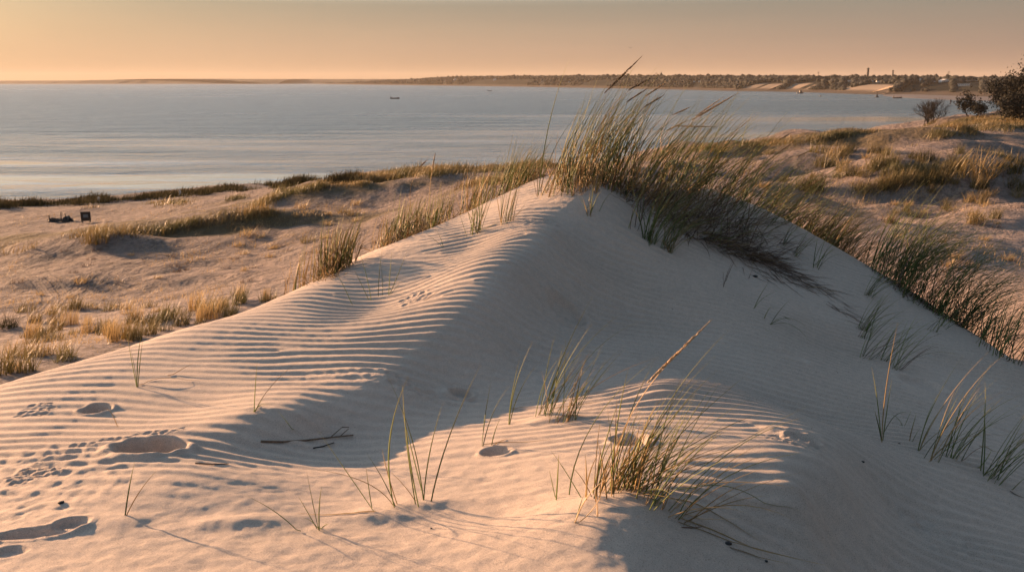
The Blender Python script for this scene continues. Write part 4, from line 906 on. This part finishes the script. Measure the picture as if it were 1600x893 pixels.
bm = bmesh.new(); rod(bm, (0,0,1.7), (0,0,2.5), .06); lathe(bm, [(.02,2.3),(.26,2.45),(.26,2.7),(.02,2.85)]); bm_obj('top_mark', bm, M['black'], g)
g = empty('channel_buoy', sea_at(1282,151), 'small faint buoy between the cabin boat and the spit', 'buoy'); bm = bmesh.new(); lathe(bm, [(.2,-.2),(.5,-.1),(.5,.3),(.2,.5),(.1,1.1)]); bm_obj('float', bm, M['steel'], g, True)

# --- far sand spit and its lagoon
spit = []
for (pa, ya, yb) in [(1380,148.5,150),(1400,147.5,152.5),(1440,147,155),(1480,147,157),(1540,148,158.5),(1600,148,162),(1700,150,170)]:
    spit.append((pa, ya, yb))
V = []; 
for pa, ya, yb in spit:
    for k, (f, h) in enumerate([(0,-.3),(.12,.12),(.3,.3),(.45,.25),(.52,.02),(.58,.2),(.8,.3),(.95,.12),(1,-.3)]):
        x_, y_, z_ = sea_at(pa, yb+(ya-yb)*f); V.append((x_, y_, SEA+h))
n = len(spit); idx = np.arange(n*9).reshape(n, 9); F = np.stack([idx[:-1, :-1], idx[1:, :-1], idx[1:, 1:], idx[:-1, 1:]], -1).reshape(-1, 4)
M['wet'] = plain('wet_sand', (.19, .14, .105), .6, .2, .05); o = mesh_np('sand_spit', V, F, None, M['wet'], None, None, True); o['kind'] = 'structure'

# --- wooded coast: trees, houses, towers
rowsY = CV; m_, nn, _ = CV.shape
def proj(Pt):
    cz = Pt[..., 1]*cos(TH)-Pt[..., 2]*sin(TH); cy = Pt[..., 1]*sin(TH)+Pt[..., 2]*cos(TH)
    return 800+FPX*Pt[..., 0]/cz, 446.5-FPX*cy/cz
PXm, PYm = proj(CV)
def coast_at(px, py, lo=3, hi=9):
    d = np.abs(PXm[lo:hi]-px)+3*np.abs(PYm[lo:hi]-py); k = np.unravel_index(d.argmin(), d.shape)
    return CV[lo+k[0], k[1]]
houses = [(1327,123,4,3,'r'),(1363,125.5,4,3,'r'),(1372,128,5,3,'r'),(1437,126.5,5,5,'g'),(1458,130,8,3.5,'r'),(1476,130,14,6,'g'),(1505,131.5,19,3.2,'f'),(1517,126.3,21,2.4,'f'),(1551,133,5,3,'r'),(695,126,2.5,2,'r'),(711,124.5,4,2.6,'g'),(755,122,3,2,'r'),(773,124,4.5,2.6,'g'),(847,126,3,2,'r'),(889,127,3,1.6,'r'),(1242,126,3.5,3,'r'),(1085,126,3,2,'r'),(1093,126,4,2,'f'),(1300,125.5,3,2,'r')]
hl = ['small white house high above the right hand end of the bare bluff','little pale house beside the tall tower','pale house just right of the tall tower lower on the slope','narrow white gabled house left of the big white building','low pale house between the narrow gabled one and the big building','largest white building on the far shore with a gable end','long low white building right of the largest one','long flat pale roofed hall higher up above the low white building','white house nearest the dark trees at the right edge','faint small house leftmost on the wooded shore','bright white house second from the left on the wooded shore','tiny house high on the wooded shore left of the summit grass','white house above the first pale bluff','faint house between two pale bluffs left of the summit grass','low faint house just left of the summit grass','single house over the middle bluffs','small house left of a paired low one over the wooded shore','low wide house right of its small neighbour over the wooded shore','faint small house over the widest bare bluff']
HP = []
for (px_, py_, wp, hp, kind), lab in zip(houses, hl):
    p = coast_at(px_, py_+1.5); k = p[1]/FPX; W, H = wp*k, hp*k; D = max(W*.5, 6*min(1, W/8)) if kind != 'f' else W*.3
    HP.append((p[0], p[1], W)); 
    x_ = float(ray(px_, 126)[0])*p[1]
    g = empty('white_house', (x_, p[1], float(p[2])), lab, 'house', 'houses on the far shore', rz=random.uniform(-.3, .1))
    bm = bmesh.new(); hh = H*(.62 if kind != 'f' else .8); box(bm, (0,0,hh/2-.8), (W, D, hh+1.6)); bm_obj('wall', bm, M['white'], g)
    bm = bmesh.new()
    if kind == 'f': box(bm, (0,0,hh+H*.06), (W*1.03, D*1.05, H*.12)); 
    else:
        a = [bm.verts.new(q) for q in [(-W*.53,-D*.56,hh),(W*.53,-D*.56,hh),(W*.53,D*.56,hh),(-W*.53,D*.56,hh)]]
        r_ = [bm.verts.new(q) for q in ([(-W*.53,0,H),(W*.53,0,H)] if kind == 'r' else [(0,-D*.56,H),(0,D*.56,H)])]
        if kind == 'r':
            for f in [(a[0],a[1],r_[1],r_[0]),(a[2],a[3],r_[0],r_[1]),(a[1],a[2],r_[1]),(a[3],a[0],r_[0]),(a[3],a[2],a[1],a[0])]: bm.faces.new(f)
        else:
            for f in [(a[1],a[2],r_[1],r_[0]),(a[3],a[0],r_[0],r_[1]),(a[3],a[2],a[1],a[0])]: bm.faces.new(f)
            bm.faces.new((a[2],a[3],r_[1])); bm.faces.new((a[0],a[1],r_[0]))
    bm_obj('roof', bm, M['white'] if kind != 'r' else M['roof'], g)
    if wp >= 8:
        nw = int(wp/2.6)
        for i in range(nw):
            bm = bmesh.new(); box(bm, (-W*.5+W*(i+.5)/nw, -D/2-.03, hh*.55), (W/nw*.35, .1, hh*.28)); bm_obj('window', bm, M['glass'], g)
# towers and masts
def tower(px, pyt, pyb, wp, label, cap=True):
    p = coast_at(px, pyb, 5, 10); x_ = float(ray(px, 126)[0])*p[1]; zt = float(ray(px, pyt)[1])*p[1]; H = zt-p[2]; r = wp*p[1]/FPX/2
    g = empty('tower', (x_, p[1], float(p[2])), label, 'tower'); bm = bmesh.new(); lathe(bm, [(r*1.1,-1),(r*.95,H*.5),(r*.85,H*.8),(r*.85,H*.86)], n=16); bm_obj('shaft', bm, M['tower'], g, True)
    bm = bmesh.new(); lathe(bm, [(r*.86,H*.86),(r*1.25,H*.88),(r*1.25,H*.92),(r*.9,H*.925),(r*.85,H*.98),(r*.3,H)], n=16); bm_obj('gallery', bm, M['tower'], g)
tower(1355,106,124,3.4,'tall dark tower with a gallery over the far bluff'); tower(1394,109.5,122,2.4,'shorter slender tower right of the tall one')
def mastf(px, pyt, pyb, label):
    p = coast_at(px, pyb, 5, 10); x_ = float(ray(px, 126)[0])*p[1]; H = float(ray(px, pyt)[1])*p[1]-p[2]
    bm = bmesh.new(); rod(bm, (0,0,-1), (0,0,H), .35, .16)
    for k in range(3): rod(bm, (-.9,0,H*(.72+.1*k)), (.9,0,H*(.72+.1*k)), .12)
    o = bm_obj('radio_mast', bm, M['steel']); o.location = (x_, p[1], float(p[2])); tag(o, label, 'mast')
mastf(1278,112,122,'thin mast left of the tall tower'); mastf(1481,111,124,'thin mast above the largest white building'); mastf(1025,113.5,120,'faint mast behind the summit grass')
# the wood: low irregular crowns
def crown_set(n_, pts_, hts, seed):
    rr = np.random.default_rng(seed); bm = bmesh.new(); bmesh.ops.create_icosphere(bm, subdivisions=1, radius=1); bm.verts.ensure_lookup_table()
    B = np.array([v.co[:] for v in bm.verts]); FF = np.array([[v.index for v in f.verts] for f in bm.faces]); bm.free(); k = len(B); n = len(pts_)
    R_ = rr.uniform(.6, 1.35, (n, k, 1)); S = np.stack([rr.uniform(.8, 1.6, n), rr.uniform(.8, 1.6, n), rr.uniform(.7, 1.1, n)], 1)[:, None]*hts[:, None, None]*.55
    V = B[None]*R_*S+pts_[:, None]; V[..., 2] += hts[:, None]*.35
    return V.reshape(-1, 3), (FF[None]+np.arange(n)[:, None, None]*k).reshape(-1, 3)
Pts = []; Hs = []
pr = [p_ for p_ in [(700,790),(872,910),(1105,1150),(1152,1178),(1190,1215),(1266,1376)]]
for k in range(24000):
    j = 3.6+6.0*rng.uniform(0, 1)**1.15; i = int(nn*rng.uniform(0, 1)**.75); j0 = int(j); f = j-j0
    p = CV[j0, i]*(1-f)+CV[min(j0+1, m_-1), i]*f; q_ = CPX[i]
    if j < 6.3 and any(a-1 < PXm[0, i] < b+1 for a, b in pr): continue
    if any(abs(p[0]-h[0]*p[1]/h[1]) < h[2]*.5+1.5 and p[1] < h[1]+6 for h in HP): continue
    Pts.append(p); Hs.append(rng.uniform(1.5, 3.4)*(1 if j > 5 else .7)*(1.0 if rng.random() < .93 else 1.5))
V, F3 = crown_set(0, np.array(Pts), np.array(Hs), 3)
o = mesh_np('pine_wood', V, None, F3, M['forest']); tag(o, 'dark wood covering the low coast across the bay', 'woodland', None, 'stuff')

# --- trees of the headland
def branches(bm, p, d, L, r, depth, rr, spread=.6, tips=None, up=.15):
    q = p
    n = 3
    for k in range(n):
        d = (d+Vector((rr.uniform(-1, 1), rr.uniform(-1, 1), rr.uniform(-.4, 1)*.6))*.22+Vector((0, 0, up*.3))).normalized()
        e = q+d*L/n; rod(bm, q, e, r*(1-.25*k/n), r*(1-.25*(k+1)/n), 5 if r > .02 else 3); q = e
        if tips is not None and depth <= 2: tips.append(q.copy())
        if depth > 0 and k > 0 or depth > 2:
            for _ in range(2 if depth > 1 else 3):
                a = (d+Vector((rr.uniform(-1, 1), rr.uniform(-1, 1), rr.uniform(-.5, .8)))*spread*1.3).normalized()
                if depth > 0: branches(bm, q, a, L*rr.uniform(.55, .8), r*.55, depth-1, rr, spread, tips, up)
def leaves(name, tips, n, rad, size, m, parent, seed, origin):
    rr = np.random.default_rng(seed); T = np.array([t[:] for t in tips])-np.array(origin)*0; c = T[rr.integers(0, len(T), n)]+rr.normal(0, rad, (n, 3))
    a = rr.normal(0, 1, (n, 3)); a /= np.linalg.norm(a, axis=1)[:, None]; b = np.cross(a, rr.normal(0, 1, (n, 3))); b /= np.linalg.norm(b, axis=1)[:, None]
    s = size*rr.uniform(.6, 1.3, (n, 1)); V = np.stack([c-a*s, c-b*s*.5, c+a*s, c+b*s*.5], 1).reshape(-1, 3)
    return mesh_np(name, V, np.arange(n*4).reshape(n, 4), None, m, parent)
def tree(px, py, Y, H, label, name, leafn, leafsize, seed, spread=.6, bare=False, stems=1, wide=1.0, rad=.25, depth=3):
    x_ = float(ray(px, py)[0])*Y; z_ = float(zat(x_, Y)); rr = random.Random(seed); g = empty(name, (x_, Y, z_-.1), label, 'tree' if not bare else 'shrub'); tips = []
    bm = bmesh.new()
    for k in range(stems):
        d = Vector((rr.uniform(-1, 1)*(.1+.5*(stems > 1))*wide, rr.uniform(-.5, .5), 1)).normalized()
        branches(bm, Vector((rr.uniform(-.2, .2)*stems*.3, 0, 0)), d, H*.42, H*(.036 if bare else .022)/stems**.4, depth, rr, spread*wide, tips)
    bm_obj('trunk' if not bare else 'branches', bm, M['bark'], g)
    if leafn: leaves('crown', tips, leafn, rad, leafsize, M['leaf'], g, seed, (0, 0, 0))
    return g
tree(1452,194,96,3.0,'bare rounded shrub standing by the water on the headland','bare_shrub',0,.1,4,.6,True,10,1.4,depth=3)
tree(1513,180,93,2.5,'small dark pine with a flat crown left of the big trees','small_pine',700,.13,8,.7,False,2,1.3,.18)
tree(1530,180,92,1.6,'low dark bush between the small pine and the big trees','dark_bush',600,.12,9,.7,False,3,1.2,.2)
for k, (px_, Y_, H_, lab) in enumerate([(1578,90,3.7,'dark tree first of the group at the right edge'),(1600,88,4.3,'broad dark tree in the middle of the group at the right edge'),(1632,86,6.2,'tallest dark tree, cut by the right edge'),(1592,84,2.6,'low bush in front of the dark trees at the right edge'),(1662,86,6.0,'dark tree just outside the right edge')]):
    tree(px_, 180, Y_, H_, lab, 'dark_tree', 9000, .12, 20+k, .7, False, 5, 1.3, .3)
# --- a gull high over the summit grass
g = empty('gull', pt(985,75,170), 'tiny bird high over the summit grass', 'bird'); bm = bmesh.new(); lathe(bm, [(.01,-.2),(.05,-.1),(.06,.05),(.03,.16),(.01,.22)], n=8)
for v in bm.verts: v.co = Vector((v.co.x, v.co.z, v.co.y))
bm_obj('body', bm, M['cloth'], g, True)
for sgn in (-1, 1):
    bm = bmesh.new(); vs = [bm.verts.new(q) for q in ((0,.08,.02),(sgn*.25,.1,.13),(sgn*.55,.0,.05),(sgn*.25,-.04,.11),(0,-.08,.02),(0,0,.045),(sgn*.25,.03,.145))]
    for f in [(0,1,6,5),(5,6,3,4),(1,2,6),(6,2,3)]: bm.faces.new([vs[i] for i in f])
    bm_obj('wing', bm, M['cloth'], g)
# ------------------------------------------------------------------ light, sky, air, camera
SUN_AZ, SUN_EL = R(55), R(9.0)                # left of the view direction, above the horizon
sdir = np.array([-sin(SUN_AZ)*cos(SUN_EL), cos(SUN_AZ)*cos(SUN_EL), sin(SUN_EL)])
sl_ = bpy.data.lights.new('sun', 'SUN'); sl_.energy = SUN_E; sl_.angle = R(.6); sl_.color = SUN_C
so = bpy.data.objects.new('sun', sl_); C.objects.link(so)
from mathutils import Vector
so.rotation_euler = Vector(sdir).to_track_quat('Z', 'Y').to_euler()
w = bpy.data.worlds.new('World'); bpy.context.scene.world = w; w.use_nodes = True
nt = w.node_tree; nt.nodes.clear()
out = nt.nodes.new('ShaderNodeOutputWorld'); bg = nt.nodes.new('ShaderNodeBackground'); nt.links.new(bg.outputs[0], out.inputs[0])
sky = nt.nodes.new('ShaderNodeTexSky'); sky.sky_type = 'NISHITA'; sky.sun_disc = False
sky.sun_elevation = SUN_EL; sky.sun_rotation = -SUN_AZ; sky.dust_density = 4; sky.air_density = 1.2; sky.ozone_density = 2
tc = nt.nodes.new('ShaderNodeTexCoord'); sx = nt.nodes.new('ShaderNodeSeparateXYZ'); nt.links.new(tc.outputs['Generated'], sx.inputs[0])
# evening haze: peach at the horizon towards the sun, brown away from it, a pale veil above, blue overhead
el = ramp(nt, math_n(nt, 'MULTIPLY_ADD', sx.outputs[2], .5, .5), [(.0, (.20, .19, .18)), (.5, (0, 0, 0))])
el = ramp(nt, sx.outputs[2], SKY_SUNWARD); el2 = ramp(nt, sx.outputs[2], SKY_AWAY)
d = N(nt, 'ShaderNodeVectorMath', operation='DOT_PRODUCT'); nt.links.new(tc.outputs['Generated'], d.inputs[0]); d.inputs[1].default_value = (-sin(SUN_AZ), cos(SUN_AZ), 0)
az = N(nt, 'ShaderNodeMapRange', interpolation_type='SMOOTHSTEP'); nt.links.new(d.outputs['Value'], az.inputs[0]); az.inputs[1].default_value = -.25; az.inputs[2].default_value = 1.0
cl = N(nt, 'ShaderNodeMapping'); nt.links.new(tc.outputs['Generated'], cl.inputs[0]); cl.inputs['Scale'].default_value = (1.2, 1.2, 14)
cn = noise_n(nt, 2.2, 4, .55, cl.outputs[0])
g = mixc(nt, az.outputs[0], el2.outputs[0], el.outputs[0])
g = mixc(nt, 1.0, g, ramp(nt, cn.outputs[0], [(.3, (.95, .955, .97)), (.7, (1.04, 1.035, 1.03))]).outputs[0], 'MULTIPLY')
c = mixc(nt, .12, g, sky.outputs[0])
below = math_n(nt, 'LESS_THAN', sx.outputs[2], -.012)
c = mixc(nt, below, c, (.35, .30, .26))
nt.links.new(c, bg.inputs[0]); bg.inputs[1].default_value = .105
# air
hz = bpy.data.materials.new('air'); hz.use_nodes = True; n2 = hz.node_tree; n2.nodes.clear()
ho = n2.nodes.new('ShaderNodeOutputMaterial'); pv = n2.nodes.new('ShaderNodeVolumePrincipled'); n2.links.new(pv.outputs[0], ho.inputs['Volume'])
pv.inputs['Color'].default_value = (*HAZE_C, 1); pv.inputs['Density'].default_value = HAZE_D; pv.inputs['Anisotropy'].default_value = .1
if HAZE_D > 0:
    x0, x1, y0, y1, z0, z1 = -3600, 3600, -60, 5300, -19, 42
    V = [(x, y, z) for z in (z0, z1) for y in (y0, y1) for x in (x0, x1)]
    o = mesh_np('haze', V, [(0, 2, 3, 1), (4, 5, 7, 6), (0, 1, 5, 4), (2, 6, 7, 3), (0, 4, 6, 2), (1, 3, 7, 5)], None, hz)
    o['kind'] = 'stuff'; o['label'] = 'thin warm evening haze over the bay'; o['category'] = 'haze'
cd = bpy.data.cameras.new('camera'); cam = bpy.data.objects.new('camera', cd); C.objects.link(cam)
cd.sensor_width = 36; cd.lens = 36*FPX/1600; cd.clip_end = 9000; cd.clip_start = .05
cam.location = (0, 0, 0); cam.rotation_euler = (R(90)-TH, 0, 0)
cd.dof.use_dof = True; cd.dof.focus_distance = 4.2; cd.dof.aperture_fstop = 9
sc = bpy.context.scene; sc.camera = cam
sc.view_settings.view_transform = 'Standard'; sc.view_settings.look = 'None'; sc.view_settings.gamma = 1; sc.view_settings.exposure = EXPO
sc.render.engine = 'CYCLES'; sc.cycles.use_denoising = DENOISE; sc.cycles.max_bounces = 5; sc.cycles.diffuse_bounces = 3; sc.cycles.volume_bounces = 0
sc.cycles.use_adaptive_sampling = True; sc.cycles.adaptive_threshold = .012
try: sc.cycles.denoising_input_passes = 'RGB_ALBEDO_NORMAL'; sc.cycles.denoising_prefilter = 'ACCURATE'
except Exception: pass
